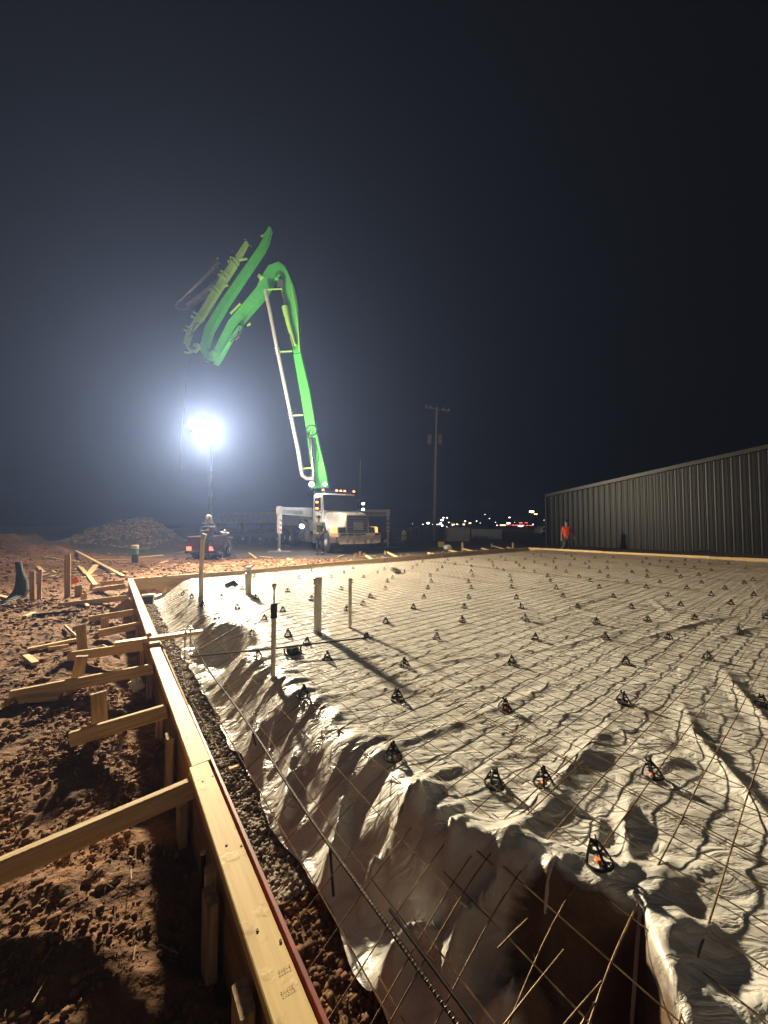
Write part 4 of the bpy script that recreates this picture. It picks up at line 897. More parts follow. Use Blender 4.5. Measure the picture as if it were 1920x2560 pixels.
# outriggers
pads = []
for s, base_px in ((-1,(603,1192)),(1,(838,1184))):
    Yp = 17.72 if s < 0 else 21.2
    pw = AT(base_px[0], base_px[1], Yp); pw[2] = .2; ft = L(pw)
    root = np.array((-3.0, s*1.0, 2.08)); tip = np.array((ft[0], ft[1], 2.10))
    mb = MB(); mb.beam(root, tip+nrm(tip-root)*.12, .22, .50, h1=.36); arm = TP('outrigger', mb, 'white_paint')
    mb = MB(); mb.beam((*tip[:2],2.32),(*tip[:2],.95),.17,.17,up=nrm((*(tip-root)[:2],0))); TP('jack_leg', mb, 'white_paint', arm)
    mb = MB(); mb.beam((*tip[:2],1.0),(*tip[:2],.14),.10,.10,up=nrm((*(tip-root)[:2],0))); mb.lathe((*tip[:2],.055), [(.14,0),(.14,.02),(.08,.06),(.06,.12)], 14); TP('jack_foot', mb, 'steel', arm)
    d = nrm((*(tip-root)[:2],0)); fc = nrm(np.array((1,s*-.3,0)))
    wn_ = nrm(L(np.array((0,0,0)))-L(pw)); wn_[2] = 0; wn_ = nrm(wn_)
    dv = d if abs(np.dot(d, wn_)) < .7 else d
    mb = MB(); mb2 = MB(); sd = nrm(np.cross(d,(0,0,1)));  sd = sd if np.dot(sd, wn_) > 0 else -sd
    for k in range(5):
        zc = 1.12+k*.12; (mb if k % 2 == 0 else mb2).beam(np.array((*tip[:2],zc-.04))+sd*.0875-d*.07, np.array((*tip[:2],zc+.04))+sd*.0875+d*.07, .008, .075)
    TP('red_stripe', mb, 'stripe_red', arm); TP('white_stripe', mb2, 'stripe_white', arm)
    mb = MB(); mb.beam(tip+sd*.12-d*1.6+np.array((0,0,-.05)), tip+sd*.12-d*.1+np.array((0,0,-.05)), .02, .20); TP('scuffed_panel', mb, 'grey_paint', arm)
    pads.append((pw, s))
for pw, s in pads:
    mb = MB(); mb.box(pw+np.array((0,0,.03)), (1.1,1.0,.05), .3); thing('outrigger_pad', mb, 'concrete', 'flat pad under the left outrigger, nearer the camera' if s < 0 else 'flat pad under the right outrigger beside the yellow tank', 'pad')
# boom in a plane 20.4 m out
BY = 20.4
def C1(cx, cy, Y=BY): return AT((400+cx/3.318)/1.1573, (540+cy/3.318)/1.1573, Y)
def ribbon(mb, pts, depth=.34, Y=BY, dy=0):
    P = [L(C1(x, y, Y)+np.array((0,dy,0))) for x, y, w in pts]; W_ = [w/3.318/1.1573/760.4*Y for _,_,w in pts]
    yn = nrm(L(np.array((0,1,0))+TL)-L(TL)); vs = []
    for i, p in enumerate(P):
        d = nrm(P[min(i+1,len(P)-1)]-P[max(i-1,0)]); sx = nrm(np.cross(yn, d)); w = W_[i]/2
        for a, e in ((-1,-1),(1,-1),(1,1),(-1,1)): vs.append(p+sx*w*a+yn*depth/2*e)
    m = len(P); fs = [(i*4+k, i*4+(k+1) % 4, (i+1)*4+(k+1) % 4, (i+1)*4+k) for i in range(m-1) for k in range(4)]+[(3,2,1,0),((m-1)*4,(m-1)*4+1,(m-1)*4+2,(m-1)*4+3)]
    return mb.add(vs, fs)
def CT(mb, pts, r, Y=BY, dy=0, n=8): return mb.tube([L(C1(x, y, Y)+np.array((0,dy,0))) for x, y in pts], r, n)
mb = MB(); ribbon(mb, [(1330,2260,150),(1318,2120,118),(1290,1950,90),(1262,1790,78),(1205,1450,78),(1145,1160,62)], .5); s1 = TP('main_arm', mb, 'green_paint')
mb = MB(); ribbon(mb, [(1143,1150,56),(1120,950,78),(1098,760,98),(1070,600,88),(1035,490,66),(1000,425,44)], .42); TP('arm_web', mb, 'green_paint')
mb = MB(); ribbon(mb, [(1165,1140,10),(1150,900,9),(1125,740,9),(1092,580,9)], .52, dy=0); TP('arm_flange', mb, 'yellow_green')
mb = MB(); CT(mb, [(1015,590),(1058,780)], .07, dy=-.4); mb.box(L(C1(1013,610)+np.array((0,-.4,0))), (.3,.3,.45)); TP('ram_rod', mb, 'chrome')
mb = MB(); CT(mb, [(1052,790),(1080,920),(1130,1100)], [.19,.15,.12], dy=-.4, n=14); TP('ram_barrel', mb, 'yellow_green')
mb = MB(); CT(mb, [(1050,880),(1065,980),(1110,1050),(1128,1115)], .03, dy=-.5); CT(mb, [(1265,1790),(1240,1850),(1275,1880),(1300,1990),(1290,2120)], .035, dy=-.5); mb.ring(L(C1(1265,1790)+np.array((0,-.35,0))), .30, .03, 20, 6, L(TL+np.array((0,1,0)))); TP('hose_loop', mb, 'black_plastic')
mb = MB(); CT(mb, [(1268,1850),(1275,2000),(1295,2230)], .10, dy=-.45, n=12); CT(mb, [(1225,1800),(1250,2000),(1275,2180)], .04, dy=-.4); TP('lift_ram', mb, 'chrome')
mb = MB(); CT(mb, [(902,672),(950,900),(1000,1160),(1108,1680),(1170,1980),(1190,2120),(1200,2165),(1235,2190),(1290,2190)], .105, dy=-.6, n=14); TP('delivery_pipe', mb, 'white_paint')
for a, b in (((918,662),(1035,655)),((1010,1165),(1115,1160)),((1110,1680),(1205,1675)),((1190,2110),(1290,2100))): mb = MB(); CT(mb, [a, b], .045, dy=-.55); TP('pipe_strut', mb, 'yellow_green')
for x, y in ((1000,1160),(1108,1680),(1190,2110)):
    mb = MB()
    d = nrm(L(C1(1108,1680))-L(C1(1000,1160))); p = L(C1(x, y)+np.array((0,-.6,0)))
    for k in (-.16,.0,.16): mb.ring(p+d*k, .13, .03, 14, 5, d)
    TP('pipe_clamp', mb, 'steel')
mb = MB(); ribbon(mb, [(1030,440,44),(985,412,62),(935,440,88),(885,530,104),(840,620,92),(600,900,84),(470,1150,72),(440,1215,50)], .42, dy=.15); TP('second_arm', mb, 'green_paint')
mb = MB(); ribbon(mb, [(928,140,22),(895,235,42),(860,305,48),(560,745,58),(430,965,64),(385,1120,60),(420,1215,44)], .36, dy=-.25); TP('third_arm', mb, 'green_paint')
mb = MB(); ribbon(mb, [(755,290,18),(735,325,26),(655,460,40),(640,480,50),(505,690,54),(375,900,50),(350,930,38),(292,1005,28),(290,1020,36),(268,1108,34)], .26, dy=-.6); TP('fourth_arm', mb, 'yellow_green')
mb = MB(); ribbon(mb, [(640,410,22),(560,500,36),(450,610,40),(340,700,40),(240,770,30)], .22, dy=-.2); TP('tip_arm', mb, 'grey_paint')
mb = MB(); CT(mb, [(515,408),(505,430),(525,445),(420,560),(280,690)], .085, dy=-.6, n=12); TP('tip_pipe', mb, 'chrome')
mb = MB(); CT(mb, [(280,690),(230,740),(190,770),(176,800),(205,825),(250,828),(275,820)], .055, dy=-.6, n=10); TP('tip_elbow', mb, 'chrome')
mb = MB(); CT(mb, [(262,1108),(290,1150),(330,1160),(360,1130),(355,1105),(320,1110)], .10, dy=-.5, n=8); CT(mb, [(245,1165),(270,1170),(300,1160)], .06, dy=-.5); TP('boom_hook', mb, 'yellow_green')
mb = MB()
for pts in ([(735,275),(760,280),(775,310),(795,335)],[(635,368),(658,375),(670,410),(668,440)],[(505,500),(530,500),(548,530),(555,570)],[(490,545),(508,550),(515,575)],[(330,850),(345,868),(370,872)],[(375,945),(350,960),(325,1010),(310,1060)],[(320,880),(312,910)],[(380,1215),(420,1255),(465,1275)],[(395,1215),(440,1248),(500,1270)],[(700,960),(730,980),(700,1040),(650,1080),(630,1100)],[(690,1000),(700,1060),(670,1085)]):
    CT(mb, pts, .04, dy=-.75)
TP('boom_hose', mb, 'chrome')
mb = MB(); CT(mb, [(690,945),(655,995),(612,1048)], .13, dy=-.35, n=12); CT(mb, [(612,1048),(530,1175)], .085, dy=-.35, n=12); TP('lower_ram', mb, 'green_paint'); mb = MB(); CT(mb, [(470,1150),(458,1200)], .18, dy=-.3, n=8); TP('elbow_plate', mb, 'green_paint'); mb = MB(); CT(mb, [(1010,520),(975,550),(1020,560)], .10, dy=-.3); TP('elbow_plate', mb, 'green_paint')
for x, y in ((650,462),(505,690),(575,570),(360,900),(290,1000)):
    d = nrm(L(C1(650,460))-L(C1(350,930))); mb = MB()
    for k in (-.12,.12): mb.ring(L(C1(x, y)+np.array((0,-.7,0)))+d*k, .26 if x > 300 else .16, .04, 14, 5, d)
    TP('arm_clamp', mb, 'yellow_green')
for a, b in (((690,430),(755,418)),((520,655),(560,640)),((560,640),(602,632)),((700,780),(620,860))): mb = MB(); CT(mb, [a, b], .06, dy=-.6); TP('arm_strut', mb, 'yellow_green')
mb = MB(); CT(mb, [(825,505),(850,520),(828,530)], .12, dy=-.1); CT(mb, [(850,205),(885,190),(905,160),(925,135)], .06, dy=-.3); CT(mb, [(740,935),(765,915),(760,930)], .05, dy=-.3); TP('arm_bracket', mb, 'yellow_green')
mb = MB(); mb.tube([L(C1(250,1180)), L(C1(228,1330)), L(C1(205,1560)), L(C1(182,1800)), L(C1(172,1960)), L(C1(170,2100))], .028, 6); TP('tag_line', mb, 'rust_red')
# lamps on the truck
for (px, py, Y, w, r) in ((673,1046,19.0,95,.12),(702,1046,19.3,60,.09),(652,1137,17.7,60,.10)):
    p = L(AT(px, py, Y)); q = L(AT(px, py, Y+.35)); d = nrm(p-q); mb = MB(); mb.lathe(p, [(r*.6,-.14),(r*1.15,-.06),(r*1.2,0),(r*1.05,.0)], 16, d)
    if py < 1100: mb.tube([p-d*.1, p-d*.3+np.array((-.2,0,-.3)), p-d*.3+np.array((-.5,0,-.6))], .03, 6)
    else: mb.tube([p-d*.1, p-d*.3, p-d*.3+np.array((-.4,.2,.1))], .03, 6)
    h = TP('work_lamp', mb, 'dark_paint'); mb = MB(); mb.lathe(p, [(r*1.05,0),(r*.9,.02),(0.01,.04)], 16, d); TP('lens', mb, 'truck_lamp', h)
    pl_ = point_light('truck_lamp_light', p+d*.18, w, (.93,.96,1), .08); pl_.parent = truck
# ------------------------------------------------------------------ people
def capsule(mb, a, b, ra, rb, n=10):
    a = np.array(a, float); b = np.array(b, float); d = b-a; Ld = np.linalg.norm(d)
    if Ld < 1e-6: return mb.ball(a, ra, n, 7)
    d = d/Ld; pr_ = []
    for k in range(4): t = math.pi/2*(1-k/3.); pr_.append((max(ra*math.cos(t), 1e-4), -ra*math.sin(t)))
    for k in range(4): t = math.pi/2*k/3.; pr_.append((max(rb*math.cos(t), 1e-4), Ld+rb*math.sin(t)))
    return mb.lathe(a, pr_, n, d)
def remesh(o, vox, smooth=4):
    m = o.modifiers.new('skin', 'REMESH'); m.mode = 'VOXEL'; m.voxel_size = vox; m.use_smooth_shade = True
    s = o.modifiers.new('smooth', 'SMOOTH'); s.iterations = smooth; s.factor = .5
def person(label, J, Y, zf, shirt, trousers, sleeves, hat=None, hood=None, grip=0, vest=None):
    """J: picture positions of the joints with a depth offset in metres; the figure stands at distance Y"""
    P = {k: AT(v[0], v[1], Y+(v[2] if len(v) > 2 else 0)) for k, v in J.items()}
    sh = zf-min(P['lf'][2], P['rf'][2])
    e = empty('person', (P['pelvis'][0], Y, zf), label, 'person')
    body = MB(); S_ = MB(); T_m = MB()
    hd, nk, pv = P['head'], P['neck'], P['pelvis']; sl, sr = P['ls'], P['rs']; ch = (sl+sr)/2*.75+pv*.25; wa = ch*.35+pv*.65
    hl = pv+(P['lk']-pv)*.12+np.array((-.09,0,0)); hr = pv+(P['rk']-pv)*.12+np.array((.09,0,0))
    body.ball(hd+np.array((0,.005,.015)), .098, 14, 10, (.80,.98,1.12)); capsule(body, hd+np.array((0,-.03,-.055)), hd+np.array((0,-.045,-.075)), .052, .04)   # skull, jaw
    capsule(body, hd+np.array((0,-.092,.01)), hd+np.array((0,-.108,-.02)), .010, .016)   # nose
    capsule(body, hd+np.array((-.022,-.088,-.052)), hd+np.array((.022,-.088,-.052)), .008, .008)   # mouth
    for s in (-1,1): body.ball(hd+np.array((s*.082,.01,-.005)), .022, 8, 6, (.5,.8,1.2)); body.ball(hd+np.array((s*.03,-.086,.022)), .012, 8, 6)
    capsule(body, hd+np.array((0,.01,-.06)), nk+np.array((0,.02,-.03)), .056, .062)
    for mbx, g in ((body, 1), (S_, 1.13)):
        capsule(mbx, sl, sr, .068*g, .068*g); capsule(mbx, ch+np.array((-.07,0,0)), ch+np.array((.07,0,0)), .125*g, .125*g); capsule(mbx, ch+np.array((-.05,0,0)), wa+np.array((-.05,0,0)), .125*g, .115*g); capsule(mbx, ch+np.array((.05,0,0)), wa+np.array((.05,0,0)), .125*g, .115*g)
        capsule(mbx, wa, pv, .13*g, .14*g)
        for s, el, wr in ((sl,'le','lw'),(sr,'re','rw')):
            capsule(mbx, s, P[el], .057*g, .044*g); 
            if mbx is body: capsule(mbx, P[el], P[wr], .043, .029)
            elif sleeves: capsule(mbx, P[el], P[el]+(P[wr]-P[el])*.88, .050, .040)
    for mbx, g in ((body, 1), (T_m, 1.15)):
        capsule(mbx, pv+np.array((-.07,0,0)), pv+np.array((.07,0,0)), .13*g, .13*g)
        for h_, k, f in ((hl,'lk','lf'),(hr,'rk','rf')):
            ank = P[f]+np.array((0,.03,.09+0)); capsule(mbx, h_, P[k], .088*g, .058*g); capsule(mbx, P[k], ank, .056*g, .042*g*(1.15 if g > 1 else 1))
            if mbx is body: capsule(mbx, ank, ank+np.array((0,-.16,-.045)), .045, .035)
    for s, el, wr, tgt in ((-1,'le','lw','lh'),(1,'re','rw','rh')):
        w = P[wr]; t = P[tgt]; d = nrm(t-w); up = nrm(np.cross(d, (0,1,.2))); sd = nrm(np.cross(up, d))
        pal = w+d*.085; capsule(body, w+d*.02, pal, .028, .034); capsule(body, w+d*.03+up*.018, pal+up*.022, .017, .016); capsule(body, w+d*.03-up*.018, pal-up*.022, .017, .016)
        for i, Lf in enumerate((.070,.080,.074,.058)):
            o_ = up*(.032-.021*i); a = pal+o_+d*.01; b = a+d*Lf*.5-sd*.006; c = b+nrm(d*(.75)-sd*.65)*Lf*.55; capsule(body, a, b, .0098, .0092, 8); capsule(body, b, c, .0092, .008, 8)
        a = w+d*.03+up*.03; b = a+nrm(d+up*.9-sd*.3)*.045; capsule(body, a, b, .0125, .0105, 8); capsule(body, b, b+nrm(d-sd*.5+up*.1)*.035, .0105, .009, 8)
    for mbx in (body, S_, T_m): mbx.v = [(v[0], v[1], v[2]+sh) for v in mbx.v]
    hd = hd+np.array((0,0,sh)); 
    b_ = body.obj('body', 'skin', e); remesh(b_, .0075, 2)
    o = S_.obj('shirt', shirt, e); remesh(o, .012, 5)
    if sleeves and sleeves != shirt:
        o2 = MB()
        for el, wr in (('le','lw'),('re','rw')): capsule(o2, P[el]+np.array((0,0,sh)), P[el]+(P[wr]-P[el])*.92+np.array((0,0,sh)), .053, .042)
        oo = o2.obj('sleeve', sleeves, e); remesh(oo, .012, 3)
    o = T_m.obj('trousers', trousers, e); remesh(o, .012, 5)
    bt = MB()
    for f in ('lf','rf'):
        q = P[f]+np.array((0,0,sh)); capsule(bt, q+np.array((0,.04,.045)), q+np.array((0,-.15,.04)), .055, .045); capsule(bt, q+np.array((0,.04,.05)), q+np.array((0,.03,.18)), .055, .055)
    o = bt.obj('boots', 'black_plastic', e); remesh(o, .012, 3)
    if hood:
        m_ = MB(); m_.ball(hd+np.array((0,.035,.022)), .130, 16, 12, (.95,1,1.12)); m_.v = [v for v in m_.v]; o = m_.obj('hood', hood, e)
        # open the front
        import bmesh
        bm = bmesh.new(); bm.from_mesh(o.data); oc = np.array(WORLD[e.name])
        kill = [f for f in bm.faces if (f.calc_center_median().y+oc[1]) < hd[1]-.035 and abs(f.calc_center_median().x+oc[0]-hd[0]) < .082 and abs(f.calc_center_median().z+oc[2]-hd[2]+.02) < .125]
        bmesh.ops.delete(bm, geom=kill, context='FACES'); bm.to_mesh(o.data); bm.free(); sm = o.modifiers.new('thick', 'SOLIDIFY'); sm.thickness = .018
        m_ = MB(); capsule(m_, hd+np.array((-.09,.03,-.14)), hd+np.array((.09,.03,-.14)), .06, .06); m_.obj('collar', hood, e)
    else:
        m_ = MB(); m_.ball(hd+np.array((0,.02,.045)), .106, 14, 8, (.86,1,.95)); m_.obj('hair', 'hair', e)
    if hat:
        m_ = MB(); m_.lathe(hd+np.array((0,0,.055)), [(.11,0),(.112,.03),(.095,.085),(.05,.11),(.0,.115)], 18); m_.beam(hd+np.array((0,-.08,.06)), hd+np.array((0,-.19,.045)), .16, .012); 
        if hat == 'hard': m_.lathe(hd+np.array((0,0,.05)), [(.15,0),(.15,.012),(.11,.02)], 18)
        m_.obj('cap', 'dark_paint', e)
    if vest:
        m_ = MB(); dz = np.array((0,-.155,sh)); m_.beam(ch+dz+np.array((0,.02,.10)), wa+dz, .20, .03, up=(0,-1,0)); o = m_.obj('vest_front', vest, e); remesh(o, .01, 6)
    return e, P, sh
eA, PA, shA = person('man in a dark jacket with a pale hood working a remote control, legs apart', {'head':(450,1118),'neck':(449.5,1126),'ls':(439,1131),'rs':(460,1130),'le':(434.5,1147,-.05),'lw':(447,1143.5,-.25),'lh':(455,1140,-.32),'re':(466,1146,-.05),'rw':(462,1140.5,-.28),'rh':(458,1138,-.36),'pelvis':(452,1163),'lk':(447.5,1184,-.03),'rk':(464.5,1184,-.03),'lf':(447.5,1207),'rf':(471,1206.5)}, 14.2, zg(-7.1,14.1), 'navy', 'grey_cloth', 'grey_cloth', hood='light_cloth')
c = AT(459.5,1137.5,14.2-.42)+np.array((0,0,shA)); mb = MB(); mb.box(c, (.24,.14,.12), 0, .03); o = thing('remote_control', mb, 'black_plastic', 'boxy pump remote control held at the chest by the hooded man', 'remote control')
WORLD[o.name] = tuple(o.location)
for dx in (-.06,.06): mb = MB(); mb.cyl(c+np.array((dx,0,.06)), c+np.array((dx,0,.11)), .010, 8); mb.ball(c+np.array((dx,0,.115)), .016, 8, 6); mb.obj('joystick', 'steel', o)
eB, PB, shB = person('man in camouflage shirt and dark cap standing before the truck front wheel', {'head':(687.8,1119),'neck':(688,1126),'ls':(680,1129.5),'rs':(699,1129.5),'le':(677.5,1143),'lw':(684,1151,-.2),'lh':(691,1149,-.3),'re':(702.5,1142),'rw':(697,1149.5,-.22),'rh':(690,1148,-.32),'pelvis':(690,1157),'lk':(685.5,1176,-.03),'rk':(695.5,1176,-.03),'lf':(684.5,1195.5),'rf':(697.5,1195.5)}, 16.3, zg(-3.0,16.3)+.015, 'camo', 'navy', 'camo', hat='cap', vest='dark_paint')
eC, PC, shC = person('worker in a bright orange shirt walking along the dark metal building', {'head':(1223,1125.5),'neck':(1223,1132),'ls':(1216.5,1136),'rs':(1230,1136),'le':(1213.5,1148),'lw':(1212.5,1158,-.1),'lh':(1213,1164,-.12),'re':(1235,1146.5,.1),'rw':(1239,1155,0),'rh':(1240,1160,-.05),'pelvis':(1223,1158),'lk':(1219,1171,-.08),'rk':(1227,1172),'lf':(1213,1187),'rf':(1230.5,1187)}, 19.3, .12, 'orange_cloth', 'camo', False, hat='hard')

# tripod pipe stand beside the hooded man
p = AT(495,1207,14.6); p[2] = zg(p[0],p[1]); e = empty('tripod_stand', p, 'folding tripod stand with a levelling instrument right of the hooded man', 'tripod')
tp = AT(487,1160,14.6)
for fx, fy, dy in ((478,1206,0),(496,1203,.5),(510,1206,-.2)):
    f = AT(fx, fy, 14.6+dy); f[2] = zg(f[0],f[1]); kn = tp*.55+f*.45+np.array((0,0,.06)); mb = MB(); mb.tube([tp+np.array(((fx-495)*.004,0,0)), kn, f], [.022,.028,.02], 8); mb.obj('leg', 'pole_wood', e)
mb = MB(); mb.tube([AT(474,1179,14.6), AT(491,1179,14.6)], .018, 6); mb.tube([AT(484,1158,14.6), AT(502,1163,14.6)], .05, 8); mb.obj('crossbar', 'pole_wood', e)
mb = MB(); a = AT(486,1153,14.6); mb.lathe(a-np.array((0,0,.08)), [(.06,0),(.11,.05),(.10,.13),(.05,.16),(.06,.22),(.03,.25)], 16); mb.tube([a+np.array((-.18,0,.06)), a+np.array((.18,0,.02))], .04, 10); mb.obj('level', 'steel', e)

# ------------------------------------------------------------------ metal building
def bw(t, v, z): x, y = XY(8.3+3.9-t+0, v); return np.array((x, y, z))
VB = 23.5; U0 = UV((AT(1182,1100,24)[0], 24))[0]; z0 = AT(1182,1072,24)[2]; z1 = AT(1659,968,15.9)[2]; SL = (z1-z0)/10.2
mbw = MB(); n = 0; RT = 15.5
bld = empty('metal_building', (*XY(U0-8, VB), 0), 'long dark ribbed metal building with a sloping roof edge on the right', 'building')
def ztop(t): return z0+SL*min(t, RT)-SL*max(0, t-RT)
vs = []; t = 0; prof = [(0,0),(.10,0),(.13,.024),(.165,.024),(.195,0),(.235,.005),(.255,.005)]
while t < 31:
    for dt, dv in prof:
        tt = t+dt; x, y = XY(U0-tt, VB-dv); vs.append(((x,y,-.3),(x,y,ztop(tt))))
    t += .305
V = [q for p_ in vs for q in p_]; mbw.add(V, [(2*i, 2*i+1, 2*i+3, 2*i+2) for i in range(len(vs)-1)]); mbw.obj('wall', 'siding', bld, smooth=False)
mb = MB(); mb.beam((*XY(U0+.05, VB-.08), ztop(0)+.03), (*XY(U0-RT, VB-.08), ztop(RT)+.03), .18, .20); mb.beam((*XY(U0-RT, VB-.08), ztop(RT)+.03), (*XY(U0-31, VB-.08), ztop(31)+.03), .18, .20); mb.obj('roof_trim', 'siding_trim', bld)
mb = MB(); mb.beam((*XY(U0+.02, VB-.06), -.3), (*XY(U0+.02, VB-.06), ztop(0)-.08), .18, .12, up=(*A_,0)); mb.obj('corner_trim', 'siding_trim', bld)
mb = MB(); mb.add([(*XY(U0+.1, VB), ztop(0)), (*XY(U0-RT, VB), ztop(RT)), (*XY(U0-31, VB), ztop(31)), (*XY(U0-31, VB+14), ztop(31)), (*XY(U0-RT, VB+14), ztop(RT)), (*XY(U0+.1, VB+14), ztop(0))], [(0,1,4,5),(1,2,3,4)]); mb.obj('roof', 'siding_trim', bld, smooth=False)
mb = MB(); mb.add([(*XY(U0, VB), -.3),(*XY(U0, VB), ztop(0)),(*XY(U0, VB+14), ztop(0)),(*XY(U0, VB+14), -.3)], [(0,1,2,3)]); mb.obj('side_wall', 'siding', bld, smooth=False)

# ------------------------------------------------------------------ utility pole and middle distance
p = AT(938,1165,29); t = AT(944,880,29); p[2] = .1; e = empty('utility_pole', p, 'dim wooden utility pole with a crossarm and transformers beyond the truck', 'utility pole')
mb = MB(); mb.tube([(p[0],29,0), (t[0],29,t[2])], .16, 10, r1=.11); mb.obj('pole', 'pole_wood', e)
mb = MB(); mb.beam(AT(919,880,29), AT(972,888,29), .10, .12); mb.obj('crossarm', 'pole_wood', e)
for q in (AT(929,950,28.8), AT(952,950,28.8)): mb = MB(); mb.lathe(q-np.array((0,0,.42)), [(.2,0),(.23,.03),(.23,.78),(.18,.84),(.03,.86),(.03,1.0)], 16); mb.obj('transformer', 'far_dark', e)
for q in (921,930,958,970): mb = MB(); a = AT(q, 881+(q-919)*.15, 29); mb.lathe(a+np.array((0,0,.05)), [(.04,0),(.06,.05),(.03,.1),(.05,.14),(.02,.2)], 8); mb.obj('insulator', 'grey_paint', e)
# yellow tank on a post
p = AT(873,1168,26); p[2] = .2; e = empty('yellow_tank', p, 'upright yellow tank with a dark band strapped to a post right of the truck', 'tank')
zt, zb = AT(873,1147,26)[2], AT(873,1168,26)[2]
mb = MB(); mb.lathe((p[0],26,zb), [(.15,0),(.19,.05),(.19,zt-zb-.1),(.13,zt-zb),(.04,zt-zb+.05)], 18); mb.obj('shell', 'yellow', e)
mb = MB(); mb.lathe((p[0],26,(zt+zb)/2-.02), [(.20,0),(.20,.05)], 18); mb.obj('band', 'dark_paint', e); mb = MB(); mb.cyl((p[0]+.1,26.15,0),(p[0]+.1,26.15,zb+.1),.04,8); mb.cyl((p[0],26,zt),(p[0],26,zt+.2),.05,8); mb.obj('post', 'dark_paint', e)
p = AT(953,1177,22); e = empty('yellow_box', (p[0],22,.15), 'small yellow box sitting on the yard beyond the far form', 'box')
h = AT(953,1171,22)[2]-.15; mb = MB(); mb.box((p[0],22,.15+h/2), (.32,.3,h), .1, .03); mb.obj('case', 'yellow', e); mb = MB(); mb.box((p[0],22,.15+h+.015), (.34,.32,.03), .1); mb.obj('lid', 'yellow', e)
p = AT(968,1186,19.3); mb = MB(); mb.ball((0,0,0), .22, 14, 10, (1.1,.8,.8)); mb.v = [tuple(np.array(q)*(1+.12*r0.randn())+np.array((p[0],19.3,.30))) for q in mb.v]; thing('plastic_bundle', mb, 'clear_film', 'crumpled pale plastic bundle on the bank beyond the far form', 'bundle')
# skip and container beyond
def crate(name, x0, x1, y0, y1, Y, m, label, cat, ribs=0, dep=1.2):
    a, b = AT(x0, y1, Y), AT(x1, y1, Y); zt = AT(x0, y0, Y)[2]; e = empty(name, ((a[0]+b[0])/2, Y, .1), label, cat)
    mb = MB(); mb.beam((a[0], Y+dep/2, (zt+.1)/2), (b[0], Y+dep/2, (zt+.1)/2), dep, zt-.1, bev=.03); mb.obj('shell', m, e)
    mb = MB()
    for k in range(ribs+1): x = a[0]+(b[0]-a[0])*k/max(1, ribs); mb.beam((x, Y-.03, .12), (x, Y-.03, zt-.02), .09, .06, up=(0,1,0))
    mb.beam((a[0]-.05, Y-.02, zt+.02), (b[0]+.05, Y-.02, zt+.02), .12, .10); mb.obj('rim', m, e)
crate('waste_skip', 966,1014,1141,1172,30,'concrete','grey boxy skip standing in the dark yard left of the long low one','skip',1)
crate('waste_skip', 1018,1083,1145,1166,34,'grey_paint','long low dark skip with upright ribs in the dark yard','skip',8,2)
crate('storage_crate', 905,960,1140,1168,34,'dark_paint','dark low crate stack behind the yellow tank','crate',4,1.5)
# trailer behind right outrigger, wheel with white rim
p = AT(833,1170,24); e = empty('small_trailer', (p[0],24,.15), 'dark small trailer with white wheel rims behind the right outrigger', 'trailer')
mb = MB(); mb.box((p[0]-.3,24.7,.95), (1.5,1.4,.7), 0, .04); mb.obj('body', 'rust_red', e)
mb = MB(); mb.beam((p[0]+.4,24.6,.5),(p[0]+1.5,24.2,.5),.08,.08); mb.obj('drawbar', 'dark_paint', e)
for dx in (0,-1.05):
    c = np.array((p[0]+dx,24.0,.15+.34)); mb = MB(); mb.lathe(c, [(.2,0),(.31,0),(.34,.04),(.34,.17),(.2,.2)], 24, (0,1,0)); w_ = mb.obj('wheel', 'rubber', e); WORLD[w_.name] = WORLD[e.name]; mb = MB(); mb.lathe(c-np.array((0,.01,0)), [(.03,0),(.1,.0),(.2,.03),(.2,.1)], 20, (0,1,0)); mb.obj('rim', 'white_paint', w_)
# lattice girder on a flatbed, left of the truck
a, b = AT(474,1172,25), AT(610,1172,25); e = empty('flatbed_trailer', (a[0],25,.15), 'dark flatbed trailer behind the left outrigger carrying the lattice girder', 'trailer')
mb = MB(); mb.beam((a[0]-.3,25.6,1.0),(b[0],25.6,1.0),2.2,.22); mb.beam((a[0]-.3,24.52,.82),(b[0],24.52,.82),.06,.2); mb.obj('bed', 'dark_paint', e)
for x in np.linspace(b[0]-2.6, b[0]-.2, 3):
    c = np.array((x,24.5,.62)); mb = MB(); mb.lathe(c, [(.26,0),(.42,0),(.46,.05),(.46,.25),(.3,.28)], 24, (0,1,0)); w_ = mb.obj('wheel', 'rubber', e); WORLD[w_.name] = WORLD[e.name]; mb = MB(); mb.lathe(c-np.array((0,.01,0)), [(.05,0),(.24,.04),(.25,.1)], 20, (0,1,0)); mb.obj('rim', 'grey_paint', w_)
zt0, zb0 = AT(474,1112,24.8)[2], AT(474,1129,24.8)[2]; zt1, zb1 = AT(600,1105,24.8)[2], AT(600,1128,24.8)[2]
mb = MB(); e = empty('lattice_girder', (a[0],24.8,1.15), 'long pale steel lattice girder lying level left of the pump truck', 'girder')
ch_ = MB()
for yy in (24.6,25.3):
    ch_.tube([(a[0],yy,zt0),(b[0],yy,zt1)], .04, 8); ch_.tube([(a[0],yy,zb0),(b[0],yy,zb1)], .045, 8)
ch_.obj('chord', 'steel', e); lc = MB(); N = 22
for yy in (24.6,25.3):
    for k in range(N):
        f0, f1 = k/N, (k+1)/N; x0_, x1_ = a[0]+(b[0]-a[0])*f0, a[0]+(b[0]-a[0])*f1
        za, zb_ = (zb0+(zb1-zb0)*f0, zt0+(zt1-zt0)*f1) if k % 2 else (zt0+(zt1-zt0)*f0, zb0+(zb1-zb0)*f1)
        lc.tube([(x0_,yy,za),(x1_,yy,zb_)], .022, 6)
lc.obj('lacing', 'steel', e)
